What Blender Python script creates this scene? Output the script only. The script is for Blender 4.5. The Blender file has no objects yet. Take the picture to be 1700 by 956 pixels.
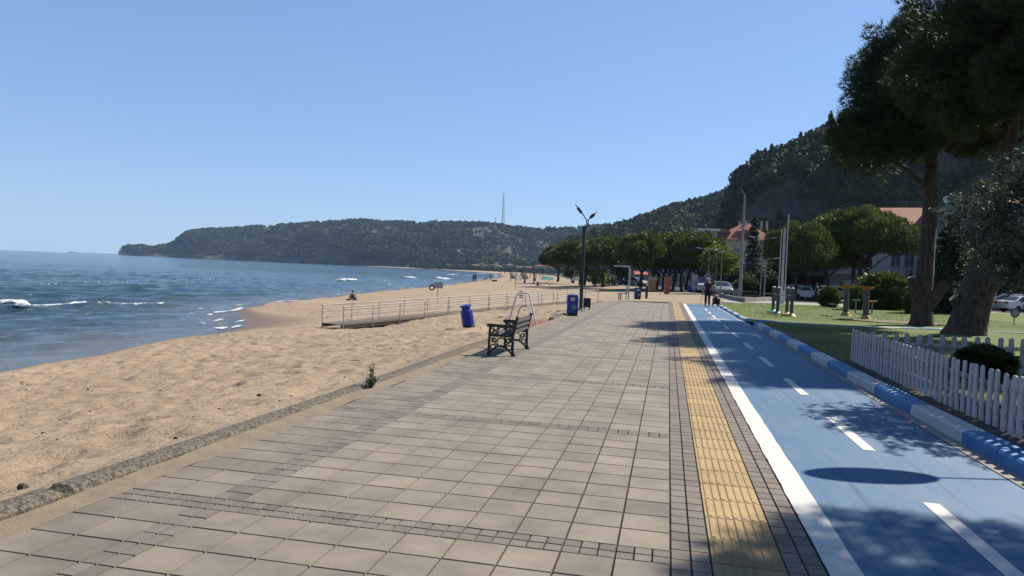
import bpy, math, random
import numpy as np
from mathutils import Vector, Matrix

# ------------------------------------------------------------------ camera, sky, sun, exposure
S = bpy.context.scene
R_ = math.radians
F_PX, W_PX, H_PX = 1228.0, 1700.0, 956.0
YAW, PITCH, ROLL = R_(11.9), R_(-1.33), R_(2.4)
EYE = np.array([0.0, 0.0, 1.7])
def _basis():
    cy, sy = math.cos(YAW), math.sin(YAW); cp, sp = math.cos(PITCH), math.sin(PITCH)
    f = np.array([-sy*cp, cy*cp, sp]); r = np.array([cy, sy, 0.0]); u = np.cross(r, f)
    c, s = math.cos(ROLL), math.sin(ROLL)
    return f, r*c + u*s, u*c - r*s
FW, RT, UP = _basis()
cam = bpy.data.objects.new("camera", bpy.data.cameras.new("camera"))
S.collection.objects.link(cam)
cam.data.sensor_width = 36.0
cam.data.lens = 36.0*F_PX/W_PX
cam.data.clip_start = 0.05
cam.data.clip_end = 30000
cam.matrix_world = Matrix(((RT[0], UP[0], -FW[0], EYE[0]), (RT[1], UP[1], -FW[1], EYE[1]), (RT[2], UP[2], -FW[2], EYE[2]), (0, 0, 0, 1)))
S.camera = cam

SUN_EL, SUN_AZ = R_(45.0), math.atan2(0.731, 0.682)       # azimuth from +Y towards +X
w = bpy.data.worlds.new("World"); S.world = w; w.use_nodes = True
nt = w.node_tree; nt.nodes.clear()
sky = nt.nodes.new("ShaderNodeTexSky"); sky.sky_type = 'NISHITA'; sky.sun_disc = False
sky.sun_elevation = SUN_EL; sky.sun_rotation = SUN_AZ
sky.altitude = 0; sky.air_density = 1.0; sky.dust_density = 0.0; sky.ozone_density = 3.0
bg = nt.nodes.new("ShaderNodeBackground"); bg.inputs[1].default_value = 0.087
wo = nt.nodes.new("ShaderNodeOutputWorld")
gm = nt.nodes.new('ShaderNodeGamma'); gm.inputs[1].default_value = 0.55
tn = nt.nodes.new('ShaderNodeMix'); tn.data_type = 'RGBA'; tn.blend_type = 'MULTIPLY'; tn.inputs[0].default_value = 1.0; tn.inputs[7].default_value = (1.06, 1.36, 1.88, 1)
nt.links.new(sky.outputs[0], gm.inputs[0]); nt.links.new(gm.outputs[0], tn.inputs[6]); nt.links.new(tn.outputs[2], bg.inputs[0]); nt.links.new(bg.outputs[0], wo.inputs[0])
sl = bpy.data.lights.new("sun", 'SUN'); sl.energy = 5.0; sl.angle = R_(0.5); sl.color = (1.0, 0.915, 0.79)
so = bpy.data.objects.new("sun", sl); S.collection.objects.link(so)
sd = Vector((math.sin(SUN_AZ)*math.cos(SUN_EL), math.cos(SUN_AZ)*math.cos(SUN_EL), math.sin(SUN_EL)))
so.rotation_euler = sd.to_track_quat('Z', 'Y').to_euler()
S.view_settings.view_transform = 'Standard'; S.view_settings.look = 'None'
S.view_settings.exposure = 0.92; S.view_settings.gamma = 1.0; S.view_settings.use_curve_mapping = False
S.cycles.use_denoising = True
S.cycles.max_bounces = 6; S.cycles.diffuse_bounces = 3; S.cycles.glossy_bounces = 3
S.cycles.transmission_bounces = 3; S.cycles.transparent_max_bounces = 8; S.cycles.volume_bounces = 0
S.cycles.sample_clamp_indirect = 6.0
HAZE = 7.5e-5

# ------------------------------------------------------------------ helpers
rnd = random.Random(11)
RS = np.random.RandomState(5)
def ray(px, py):
    return FW + RT*(px - W_PX/2)/F_PX - UP*(py - H_PX/2)/F_PX
def ground(px, py, z=0.0):
    d = ray(px, py); t = (z - EYE[2])/d[2]; p = EYE + t*d
    return float(p[0]), float(p[1])
def at_depth(px, depth, z=0.0):
    """ground point under photo column px at a given depth along the view axis"""
    a = ray(px, 0.0); k = (ray(px, 100.0)-a)/100.0
    py = ((z-EYE[2])/depth - a[2])/k[2]
    p = EYE + depth*ray(px, py)
    return float(p[0]), float(p[1])
def height(px, py, depth):
    return float(EYE[2] + depth*ray(px, py)[2])
def link(o):
    S.collection.objects.link(o); return o
def thing(name, label, cat, loc=(0, 0, 0), rz=0.0, group=None, rot=None):
    o = link(bpy.data.objects.new(name, None))
    o.empty_display_size = 0.1
    o.location = loc; o.rotation_euler = rot if rot else (0, 0, rz)
    o['label'] = label; o['category'] = cat
    if group: o['group'] = group
    return o
def tag(o, label, cat, group=None, kind=None):
    o['label'] = label; o['category'] = cat
    if group: o['group'] = group
    if kind: o['kind'] = kind
    return o
def struct(o, label=None, cat=None, kind='structure'):
    o['kind'] = kind
    if label: o['label'] = label
    if cat: o['category'] = cat
    return o
def copy_tree(o, parent=None):
    c = o.copy(); S.collection.objects.link(c)
    if parent: c.parent = parent
    for ch in list(o.children): copy_tree(ch, c)
    return c
def dup(root, loc, rz=None, label=None, group=None, scale=None, rot=None):
    c = copy_tree(root); c.location = loc
    if rz is not None: c.rotation_euler = (0, 0, rz)
    if rot is not None: c.rotation_euler = rot
    if label: c['label'] = label
    if group: c['group'] = group
    if scale is not None: c.scale = (scale,)*3 if not isinstance(scale, tuple) else scale
    return c
def recolour(root, part, m):
    for ch in root.children_recursive:
        if ch.name.split('.')[0] == part:
            for s in ch.material_slots:
                s.link = 'OBJECT'; s.material = m

class MB:
    def __init__(s): s.v = []; s.f = []; s.m = []
    def add(s, vs, fs, mi=0, M=None):
        o = len(s.v)
        if M is not None: vs = [tuple(M @ Vector(v)) for v in vs]
        s.v += [tuple(v) for v in vs]; s.f += [tuple(i+o for i in f) for f in fs]; s.m += [mi]*len(fs)
        return s
    def box(s, x0, x1, y0, y1, z0, z1, mi=0, M=None, b=0.0):
        if b <= 0:
            vs = [(x0, y0, z0), (x1, y0, z0), (x1, y1, z0), (x0, y1, z0), (x0, y0, z1), (x1, y0, z1), (x1, y1, z1), (x0, y1, z1)]
            fs = [(0, 3, 2, 1), (4, 5, 6, 7), (0, 1, 5, 4), (1, 2, 6, 5), (2, 3, 7, 6), (3, 0, 4, 7)]
            return s.add(vs, fs, mi, M)
        # box with chamfered vertical and top/bottom edges
        def ring(i, z): return [(x0+i+b, y0+i, z), (x1-i-b, y0+i, z), (x1-i, y0+i+b, z), (x1-i, y1-i-b, z), (x1-i-b, y1-i, z), (x0+i+b, y1-i, z), (x0+i, y1-i-b, z), (x0+i, y0+i+b, z)]
        rs = [ring(b*0.7, z0), ring(0, z0+b), ring(0, z1-b), ring(b*0.7, z1)]
        return s.rings(rs, mi, M)
    def rings(s, rs, mi=0, M=None, cap=True):
        n = len(rs[0]); vs = [p for r in rs for p in r]; fs = []
        for k in range(len(rs)-1):
            for i in range(n):
                j = (i+1) % n
                fs.append((k*n+i, k*n+j, (k+1)*n+j, (k+1)*n+i))
        if cap:
            fs.append(tuple(range(n-1, -1, -1))); fs.append(tuple((len(rs)-1)*n+i for i in range(n)))
        return s.add(vs, fs, mi, M)
    def path(s, pts, rad, n=8, mi=0, M=None, sq=1.0):
        """tapered tube along points"""
        P = [Vector(p) for p in pts]
        if not hasattr(rad, '__len__'): rad = [rad]*len(P)
        rs = []; prev = None
        for i, p in enumerate(P):
            t = (P[min(i+1, len(P)-1)] - P[max(i-1, 0)]).normalized()
            if prev is None:
                a = Vector((0, 0, 1)) if abs(t.z) < 0.9 else Vector((1, 0, 0))
                u = t.cross(a).normalized()
            else:
                u = (prev - t*prev.dot(t)).normalized()
            prev = u; v = t.cross(u)
            rs.append([tuple(p + (u*math.cos(2*math.pi*k/n) + v*math.sin(2*math.pi*k/n)*sq)*rad[i]) for k in range(n)])
        return s.rings(rs, mi, M)
    def lathe(s, prof, n=16, c=(0, 0, 0), mi=0, M=None, cap=True):
        rs = [[(c[0]+r*math.cos(2*math.pi*k/n), c[1]+r*math.sin(2*math.pi*k/n), c[2]+z) for k in range(n)] for r, z in prof]
        return s.rings(rs, mi, M, cap)
    def prism(s, poly, a, b, axis='y', mi=0, M=None):
        """extrude a 2D polygon; axis y: poly is (x,z); x: poly is (y,z); z: poly is (x,y)"""
        def P(q, d):
            return (q[0], d, q[1]) if axis == 'y' else (d, q[0], q[1]) if axis == 'x' else (q[0], q[1], d)
        return s.rings([[P(q, a) for q in poly], [P(q, b) for q in poly]], mi, M)
    def torus(s, c, R, r, axis='y', n=18, k=6, mi=0, M=None, flat=1.0):
        rs = []
        for i in range(n):
            a = 2*math.pi*i/n
            ring = []
            for j in range(k):
                b = 2*math.pi*j/k
                q = R + r*math.cos(b); h = r*math.sin(b)*flat
                x, z = q*math.cos(a), q*math.sin(a)
                ring.append((c[0]+x, c[1]+h, c[2]+z) if axis == 'y' else (c[0]+h, c[1]+x, c[2]+z) if axis == 'x' else (c[0]+x, c[1]+z, c[2]+h))
            rs.append(ring)
        rs.append(rs[0])
        return s.rings(rs, mi, M, cap=False)
    def build(s, name, mats, parent=None, smooth=False):
        me = bpy.data.meshes.new(name); me.from_pydata(s.v, [], s.f)
        mats = mats if isinstance(mats, (list, tuple)) else [mats]
        for m in mats: me.materials.append(m)
        if len(mats) > 1: me.polygons.foreach_set('material_index', s.m)
        me.polygons.foreach_set('use_smooth', [bool(smooth)]*len(s.f))
        me.update()
        o = link(bpy.data.objects.new(name, me))
        if smooth and smooth != 'all':
            md = me; 
            try: me.set_sharp_from_angle(angle=R_(40))
            except Exception: pass
        if parent: o.parent = parent
        return o

def np_mesh(name, V, Fq, mats, parent=None, tint=None, smooth=False, attr='tint'):
    """mesh from numpy arrays; Fq is (n,3) or (n,4)"""
    me = bpy.data.meshes.new(name)
    V = np.asarray(V, np.float32); Fq = np.asarray(Fq, np.int32)
    n, k = Fq.shape
    me.vertices.add(len(V)); me.vertices.foreach_set('co', V.ravel())
    me.loops.add(n*k); me.loops.foreach_set('vertex_index', Fq.ravel())
    me.polygons.add(n); me.polygons.foreach_set('loop_start', np.arange(0, n*k, k, dtype=np.int32))
    me.polygons.foreach_set('loop_total', np.full(n, k, np.int32))
    me.polygons.foreach_set('use_smooth', np.full(n, bool(smooth)))
    me.update(calc_edges=True)
    if tint is not None:
        dom = 'FACE' if len(tint) == n else 'POINT'
        a = me.attributes.new(attr, 'FLOAT', dom); a.data.foreach_set('value', np.asarray(tint, np.float32))
    for m in (mats if isinstance(mats, (list, tuple)) else [mats]): me.materials.append(m)
    o = link(bpy.data.objects.new(name, me))
    if parent: o.parent = parent
    return o
def grid_faces(nr, nc):
    i = np.arange(nr-1)[:, None]*nc + np.arange(nc-1)[None, :]
    i = i.ravel()
    return np.stack([i, i+1, i+nc+1, i+nc], 1)

def _hash(ix, iy, seed):
    n = (ix.astype(np.int64)*374761393 + iy.astype(np.int64)*668265263 + seed*1442695041) & 0x7fffffff
    n = ((n ^ (n >> 13))*1274126177) & 0x7fffffff
    return ((n ^ (n >> 16)) & 0xffff)/65535.0
def vnoise(x, y, seed=0):
    x = np.asarray(x, float); y = np.asarray(y, float)
    ix = np.floor(x); iy = np.floor(y); fx = x-ix; fy = y-iy
    fx = fx*fx*(3-2*fx); fy = fy*fy*(3-2*fy)
    a = _hash(ix, iy, seed); b = _hash(ix+1, iy, seed); c = _hash(ix, iy+1, seed); d = _hash(ix+1, iy+1, seed)
    return (a*(1-fx)+b*fx)*(1-fy) + (c*(1-fx)+d*fx)*fy
def fbm(x, y, seed=0, o=4):
    t = 0; a = 0.5; s = 0
    for k in range(o):
        t = t + a*vnoise(x*2**k, y*2**k, seed+k*17); s += a; a *= 0.5
    return t/s

# ------------------------------------------------------------------ materials
ALB = 0.57
def mat(name, col, rough=0.7, col2=None, scale=4.0, detail=4.0, bump=0.0, bscale=None, metal=0.0, spec=0.4, stretch=(1, 1, 1), lo=0.35, hi=0.65, attr=None):
    m = bpy.data.materials.new(name); m.use_nodes = True
    col = tuple(c*ALB for c in col); col2 = tuple(c*ALB for c in col2) if col2 else None
    t = m.node_tree; N = t.nodes; L = t.links
    b = N['Principled BSDF']
    b.inputs['Roughness'].default_value = rough; b.inputs['Metallic'].default_value = metal
    b.inputs['Specular IOR Level'].default_value = spec
    b.inputs['Base Color'].default_value = (*col, 1)
    if col2 is not None or bump:
        tc = N.new('ShaderNodeTexCoord'); mp = N.new('ShaderNodeMapping'); mp.inputs['Scale'].default_value = stretch
        L.new(tc.outputs['Object'], mp.inputs[0])
    if col2 is not None:
        nz = N.new('ShaderNodeTexNoise'); nz.inputs['Scale'].default_value = scale; nz.inputs['Detail'].default_value = detail
        nz.inputs['Roughness'].default_value = 0.65
        L.new(mp.outputs[0], nz.inputs['Vector'])
        mr = N.new('ShaderNodeMapRange'); mr.inputs[1].default_value = lo; mr.inputs[2].default_value = hi
        L.new(nz.outputs[0], mr.inputs[0])
        mx = N.new('ShaderNodeMix'); mx.data_type = 'RGBA'
        mx.inputs[6].default_value = (*col, 1); mx.inputs[7].default_value = (*col2, 1)
        L.new(mr.outputs[0], mx.inputs[0]); L.new(mx.outputs[2], b.inputs['Base Color'])
    if attr:      # per-face tone of the piece itself multiplies the colour
        at = N.new('ShaderNodeAttribute'); at.attribute_name = attr
        mm = N.new('ShaderNodeMix'); mm.data_type = 'RGBA'; mm.blend_type = 'MULTIPLY'; mm.inputs[0].default_value = 1
        src = mx.outputs[2] if col2 is not None else None
        if src: L.new(src, mm.inputs[6])
        else: mm.inputs[6].default_value = (*col, 1)
        cb = N.new('ShaderNodeCombineColor')
        for i in range(3): L.new(at.outputs['Fac'], cb.inputs[i])
        L.new(cb.outputs[0], mm.inputs[7]); L.new(mm.outputs[2], b.inputs['Base Color'])
    if bump:
        n2 = N.new('ShaderNodeTexNoise'); n2.inputs['Scale'].default_value = bscale or scale*4; n2.inputs['Detail'].default_value = 5
        L.new(mp.outputs[0], n2.inputs['Vector'])
        bp = N.new('ShaderNodeBump'); bp.inputs['Strength'].default_value = 1.0; bp.inputs['Distance'].default_value = bump
        L.new(n2.outputs[0], bp.inputs['Height']); L.new(bp.outputs[0], b.inputs['Normal'])
    return m
def leafmat(name, dark, light, trans=0.25, rough=0.55, spec=0.3):
    dark = tuple(c*0.76 for c in dark); light = tuple(c*0.76 for c in light)
    m = bpy.data.materials.new(name); m.use_nodes = True
    t = m.node_tree; N = t.nodes; L = t.links
    b = N['Principled BSDF']; b.inputs['Roughness'].default_value = rough; b.inputs['Specular IOR Level'].default_value = spec
    at = N.new('ShaderNodeAttribute'); at.attribute_name = 'tint'
    mx = N.new('ShaderNodeMix'); mx.data_type = 'RGBA'; mx.inputs[6].default_value = (*dark, 1); mx.inputs[7].default_value = (*light, 1)
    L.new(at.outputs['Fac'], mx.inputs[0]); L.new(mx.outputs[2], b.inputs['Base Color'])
    if trans > 0:
        tr = N.new('ShaderNodeBsdfTranslucent'); L.new(mx.outputs[2], tr.inputs[0])
        ms = N.new('ShaderNodeMixShader'); ms.inputs[0].default_value = trans
        L.new(b.outputs[0], ms.inputs[1]); L.new(tr.outputs[0], ms.inputs[2])
        L.new(ms.outputs[0], N['Material Output'].inputs[0])
    return m

M = {}
M['sand'] = None
M['paver'] = mat('paver', (0.345, 0.294, 0.229), 0.88, (0.225, 0.192, 0.150), 1.7, 10, 0.003, 120, attr='tone')
M['brick'] = mat('paver_brick', (0.255, 0.215, 0.172), 0.85, (0.195, 0.165, 0.135), 2.0, 6, 0.0015, 160, attr='tone')
M['joint'] = mat('joint_sand', (0.05, 0.042, 0.033), 0.95, (0.075, 0.062, 0.046), 3)
M['tactile'] = mat('yellow_tactile', (0.52, 0.36, 0.155), 0.8, (0.40, 0.28, 0.13), 2.5, 6, 0.001, 120, attr='tone')
M['kerbstone'] = mat('kerb_concrete', (0.235, 0.20, 0.148), 0.95, (0.06, 0.052, 0.042), 26, 9, 0.02, 40, lo=0.4, hi=0.62)
M['sandstrip'] = mat('sand_strip', (0.30, 0.235, 0.155), 0.95, (0.22, 0.18, 0.13), 5, 6, 0.006, 40)
M['blue_path'] = None
M['white_line'] = mat('white_line_paint', (0.78, 0.76, 0.71), 0.7, (0.55, 0.55, 0.55), 7, 8, 0, lo=0.5, hi=0.8)
M['kerb_blue'] = mat('kerb_blue_paint', (0.032, 0.20, 0.47), 0.6, (0.07, 0.27, 0.52), 3, 8, 0.002, 40)
M['kerb_white'] = mat('kerb_white_paint', (0.72, 0.72, 0.70), 0.6, (0.55, 0.54, 0.52), 6, 6, 0.002, 40)
M['gutter'] = mat('gutter_concrete', (0.40, 0.38, 0.35), 0.9, (0.26, 0.24, 0.21), 5, 6, 0.003, 40)
M['lawn'] = mat('lawn', (0.092, 0.160, 0.012), 0.95, (0.160, 0.190, 0.028), 1.2, 8, 0.03, 22)
M['soil'] = mat('soil', (0.10, 0.075, 0.05), 0.95, (0.05, 0.045, 0.03), 5, 6, 0.02, 25)
M['land'] = mat('land', (0.12, 0.11, 0.06), 0.95, (0.06, 0.08, 0.03), 0.03, 6)
M['pavement'] = mat('pavement', (0.42, 0.39, 0.35), 0.9, (0.34, 0.32, 0.29), 0.8, 5)
M['asphalt'] = mat('asphalt', (0.075, 0.075, 0.078), 0.9, (0.05, 0.05, 0.052), 1.0, 5)
M['iron'] = mat('black_iron', (0.012, 0.012, 0.013), 0.45, (0.02, 0.019, 0.018), 20)
M['slat'] = mat('grey_slat', (0.10, 0.098, 0.092), 0.6, (0.075, 0.073, 0.07), 14, 6, 0.001, 60, stretch=(1, 0.08, 1))
M['bin_blue'] = mat('bin_blue', (0.012, 0.045, 0.42), 0.38, (0.016, 0.05, 0.36), 6)
M['bin_navy'] = mat('bin_navy', (0.012, 0.022, 0.16), 0.4, (0.016, 0.028, 0.18), 6)
M['bin_black'] = mat('bin_black', (0.015, 0.015, 0.017), 0.5, (0.025, 0.025, 0.025), 8)
M['paper'] = mat('white_paper', (0.75, 0.73, 0.72), 0.7, (0.62, 0.52, 0.52), 25)
M['emblem'] = mat('emblem_grey', (0.35, 0.42, 0.45), 0.6, (0.28, 0.36, 0.38), 30)
M['emblem_dark'] = mat('emblem_dark', (0.05, 0.10, 0.10), 0.6, (0.08, 0.13, 0.12), 30)
M['lamp_metal'] = mat('lamp_metal', (0.022, 0.028, 0.028), 0.6, (0.03, 0.035, 0.035), 8)
M['lamp_glass'] = mat('lamp_glass', (0.55, 0.55, 0.52), 0.2)
M['rail'] = mat('weathered_rail', (0.62, 0.57, 0.53), 0.7, (0.45, 0.40, 0.36), 4, 6)
M['deck'] = mat('ramp_deck', (0.30, 0.24, 0.185), 0.85, (0.20, 0.16, 0.12), 5, 6, 0.004, 20, stretch=(6, 1, 1))
M['white_metal'] = mat('white_metal', (0.80, 0.79, 0.77), 0.45, (0.70, 0.69, 0.67), 6)
M['grey_metal'] = mat('grey_metal', (0.33, 0.34, 0.345), 0.5, (0.27, 0.27, 0.27), 6)
M['fitness'] = mat('fitness_post', (0.12, 0.12, 0.10), 0.5, (0.09, 0.09, 0.08), 6)
M['orange'] = mat('orange_paint', (0.62, 0.27, 0.05), 0.5, (0.50, 0.21, 0.05), 8)
M['yellow'] = mat('yellow_paint', (0.62, 0.42, 0.08), 0.5, (0.52, 0.34, 0.08), 8)
M['green_p'] = mat('green_paint', (0.05, 0.25, 0.16), 0.5, (0.07, 0.28, 0.20), 8)
M['concrete'] = mat('concrete', (0.36, 0.34, 0.30), 0.9, (0.25, 0.235, 0.21), 3, 6, 0.004, 30)
M['redmat'] = mat('red_mat', (0.30, 0.085, 0.065), 0.9, (0.22, 0.06, 0.05), 5)
M['wood_l'] = mat('wood_light', (0.66, 0.38, 0.15), 0.7, (0.52, 0.29, 0.11), 5, 6, 0, stretch=(6, 6, 0.5))
M['wood_p'] = mat('wood_pale', (0.66, 0.50, 0.36), 0.7, (0.56, 0.31, 0.21), 5, 6, 0, stretch=(6, 6, 0.5))
M['wood_r'] = mat('wood_red', (0.50, 0.15, 0.065), 0.6, (0.40, 0.11, 0.055), 5, 6, 0, stretch=(6, 6, 0.5))
M['wood_d'] = mat('wood_dark', (0.045, 0.036, 0.03), 0.7, (0.03, 0.025, 0.02), 6, 6)
M['picket'] = mat('picket_white', (0.78, 0.78, 0.78), 0.55, (0.44, 0.41, 0.36), 6, 10, 0.001, 60, stretch=(1, 1, 0.3))
M['bark'] = mat('pine_bark', (0.16, 0.11, 0.078), 0.95, (0.045, 0.032, 0.025), 8, 9, 0.10, 9, stretch=(1, 1, 0.35))
M['bark_red'] = mat('pine_bark_red', (0.14, 0.075, 0.045), 0.95, (0.06, 0.036, 0.026), 7, 8, 0.05, 9, stretch=(1, 1, 0.35))
M['cutwood'] = mat('cut_wood', (0.50, 0.38, 0.25), 0.85, (0.40, 0.29, 0.18), 12, 6)
M['needle'] = leafmat('pine_needles', (0.018, 0.032, 0.008), (0.085, 0.115, 0.022), 0.18)
M['umbrella'] = leafmat('umbrella_needles', (0.018, 0.034, 0.007), (0.165, 0.20, 0.030), 0.24)
M['olive'] = leafmat('olive_leaves', (0.030, 0.046, 0.024), (0.17, 0.20, 0.14), 0.15, 0.6, 0.12)
M['shrub'] = leafmat('shrub_leaves', (0.03, 0.055, 0.010), (0.15, 0.20, 0.045), 0.25)
M['hedge'] = leafmat('hedge_leaves', (0.025, 0.04, 0.010), (0.08, 0.10, 0.022), 0.2)
M['broad'] = leafmat('broad_leaves', (0.07, 0.12, 0.015), (0.22, 0.30, 0.04), 0.4)
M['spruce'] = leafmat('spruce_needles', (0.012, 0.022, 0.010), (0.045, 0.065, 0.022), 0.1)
M['forest'] = leafmat('forest_leaves', (0.016, 0.029, 0.010), (0.066, 0.086, 0.028), 0.12, 0.8, 0.1)
M['weed'] = leafmat('weed_leaves', (0.05, 0.08, 0.03), (0.16, 0.19, 0.09), 0.25)
M['grass'] = leafmat('grass_blades', (0.06, 0.11, 0.010), (0.145, 0.205, 0.026), 0.3)
M['rock'] = mat('cliff_rock', (0.115, 0.092, 0.074), 0.95, (0.035, 0.04, 0.022), 0.11, 10, 1.5, 0.6, stretch=(1, 1, 0.6))
M['hillsoil'] = mat('hill_ground', (0.05, 0.065, 0.025), 0.95, (0.09, 0.085, 0.05), 0.05, 8, 1.0, 0.3)
M['headrock'] = mat('headland_rock', (0.05, 0.06, 0.03), 0.95, (0.17, 0.135, 0.105), 0.012, 9, 2.0, 0.2, lo=0.55, hi=0.75)
M['roof'] = mat('roof_tile', (0.42, 0.15, 0.085), 0.8, (0.30, 0.105, 0.065), 1.5, 8, 0.05, 6)
M['roof_old'] = mat('roof_tile_old', (0.40, 0.21, 0.14), 0.85, (0.26, 0.13, 0.09), 4, 8, 0.05, 6)
M['render_w'] = mat('white_render', (0.62, 0.61, 0.58), 0.85, (0.50, 0.49, 0.46), 0.6, 6)
M['render_g'] = mat('grey_render', (0.30, 0.30, 0.29), 0.9, (0.20, 0.20, 0.19), 0.8, 8)
M['render_c'] = mat('cream_render', (0.56, 0.50, 0.40), 0.85, (0.46, 0.40, 0.31), 0.6, 6)
M['stone'] = mat('stone_wall', (0.26, 0.22, 0.17), 0.9, (0.15, 0.125, 0.10), 2.2, 6, 0.03, 5)
M['glass'] = mat('window_glass', (0.03, 0.04, 0.05), 0.08, spec=0.8)
M['shutter'] = mat('shutter', (0.12, 0.11, 0.10), 0.7, (0.08, 0.075, 0.07), 4)
M['door_b'] = mat('garage_door', (0.10, 0.065, 0.04), 0.6, (0.08, 0.05, 0.03), 3)
M['car_white'] = mat('car_white', (0.72, 0.72, 0.72), 0.25, spec=0.6)
M['car_silver'] = mat('car_silver', (0.38, 0.40, 0.42), 0.3, metal=0.4, spec=0.6)
M['car_dark'] = mat('car_dark', (0.02, 0.022, 0.028), 0.25, spec=0.6)
M['car_navy'] = mat('car_navy', (0.03, 0.035, 0.08), 0.25, spec=0.6)
M['tyre'] = mat('tyre', (0.015, 0.015, 0.015), 0.8)
M['rim'] = mat('rim', (0.40, 0.40, 0.41), 0.35, metal=0.6)
M['tail'] = mat('tail_lamp', (0.30, 0.015, 0.012), 0.3)
M['head'] = mat('head_lamp', (0.60, 0.60, 0.60), 0.15)
M['skin'] = mat('skin', (0.45, 0.27, 0.19), 0.6, (0.40, 0.23, 0.16), 12)
M['hair_w'] = mat('white_hair', (0.62, 0.60, 0.57), 0.8, (0.48, 0.46, 0.44), 40)
M['hair_d'] = mat('dark_hair', (0.02, 0.016, 0.013), 0.7, (0.03, 0.022, 0.018), 40)
M['maroon'] = mat('maroon_cloth', (0.085, 0.010, 0.030), 0.9, (0.07, 0.009, 0.026), 8)
M['black_cloth'] = mat('black_cloth', (0.012, 0.012, 0.014), 0.9, (0.018, 0.018, 0.019), 8)
M['navy_cloth'] = mat('navy_cloth', (0.02, 0.025, 0.06), 0.9, (0.03, 0.03, 0.07), 8)
M['white_cloth'] = mat('white_cloth', (0.62, 0.60, 0.58), 0.9, (0.54, 0.52, 0.50), 8)
M['pink_cloth'] = mat('pink_cloth', (0.50, 0.30, 0.30), 0.9, (0.42, 0.25, 0.26), 14)
M['red_cloth'] = mat('red_cloth', (0.42, 0.07, 0.04), 0.9, (0.36, 0.06, 0.035), 8)
M['teal_cloth'] = mat('teal_cloth', (0.16, 0.52, 0.42), 0.9, (0.20, 0.56, 0.46), 4)
M['awning'] = mat('awning_red', (0.50, 0.13, 0.07), 0.8, (0.42, 0.10, 0.06), 4)
M['foam'] = None
M['drift'] = mat('driftwood', (0.05, 0.04, 0.03), 0.9, (0.12, 0.10, 0.075), 30)
M['signdark'] = mat('sign_dark', (0.02, 0.02, 0.02), 0.5, (0.03, 0.03, 0.03), 10)

# special materials: sand, blue path, sea, foam -----------------------------------------------
def sand_mat():
    m = bpy.data.materials.new('sand'); m.use_nodes = True
    N = m.node_tree.nodes; L = m.node_tree.links; b = N['Principled BSDF']
    b.inputs['Roughness'].default_value = 0.95; b.inputs['Specular IOR Level'].default_value = 0.15
    tc = N.new('ShaderNodeTexCoord')
    n1 = N.new('ShaderNodeTexNoise'); n1.inputs['Scale'].default_value = 0.35; n1.inputs['Detail'].default_value = 6
    L.new(tc.outputs['Object'], n1.inputs[0])
    r = N.new('ShaderNodeValToRGB'); e = r.color_ramp.elements
    e[0].position = 0.35; e[0].color = (0.228, 0.175, 0.120, 1); e[1].position = 0.66; e[1].color = (0.277, 0.215, 0.151, 1)
    L.new(n1.outputs[0], r.inputs[0])
    n3 = N.new('ShaderNodeTexNoise'); n3.inputs['Scale'].default_value = 45; n3.inputs['Detail'].default_value = 3
    L.new(tc.outputs['Object'], n3.inputs[0])
    m3 = N.new('ShaderNodeMapRange'); m3.inputs[1].default_value = 0.3; m3.inputs[2].default_value = 0.7; m3.inputs[3].default_value = 0.82; m3.inputs[4].default_value = 1.12
    L.new(n3.outputs[0], m3.inputs[0])
    mu = N.new('ShaderNodeVectorMath'); mu.operation = 'SCALE'; L.new(r.outputs[0], mu.inputs[0]); L.new(m3.outputs[0], mu.inputs['Scale'])
    wet = N.new('ShaderNodeAttribute'); wet.attribute_name = 'tint'
    mx = N.new('ShaderNodeMix'); mx.data_type = 'RGBA'; L.new(wet.outputs['Fac'], mx.inputs[0])
    L.new(mu.outputs[0], mx.inputs[6]); mx.inputs[7].default_value = (0.126, 0.091, 0.059, 1)
    L.new(mx.outputs[2], b.inputs['Base Color'])
    mr = N.new('ShaderNodeMapRange'); mr.inputs[3].default_value = 0.95; mr.inputs[4].default_value = 0.5
    L.new(wet.outputs['Fac'], mr.inputs[0]); L.new(mr.outputs[0], b.inputs['Roughness'])
    n2 = N.new('ShaderNodeTexNoise'); n2.inputs['Scale'].default_value = 8; n2.inputs['Detail'].default_value = 9; n2.inputs['Roughness'].default_value = 0.6
    L.new(tc.outputs['Object'], n2.inputs[0])
    iv = N.new('ShaderNodeMapRange'); iv.inputs[3].default_value = 0.05; iv.inputs[4].default_value = 0.003; L.new(wet.outputs['Fac'], iv.inputs[0])
    bp = N.new('ShaderNodeBump'); bp.inputs['Strength'].default_value = 1.0
    L.new(iv.outputs[0], bp.inputs['Distance']); L.new(n2.outputs[0], bp.inputs['Height']); L.new(bp.outputs[0], b.inputs['Normal'])
    return m
M['sand'] = sand_mat()

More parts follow.
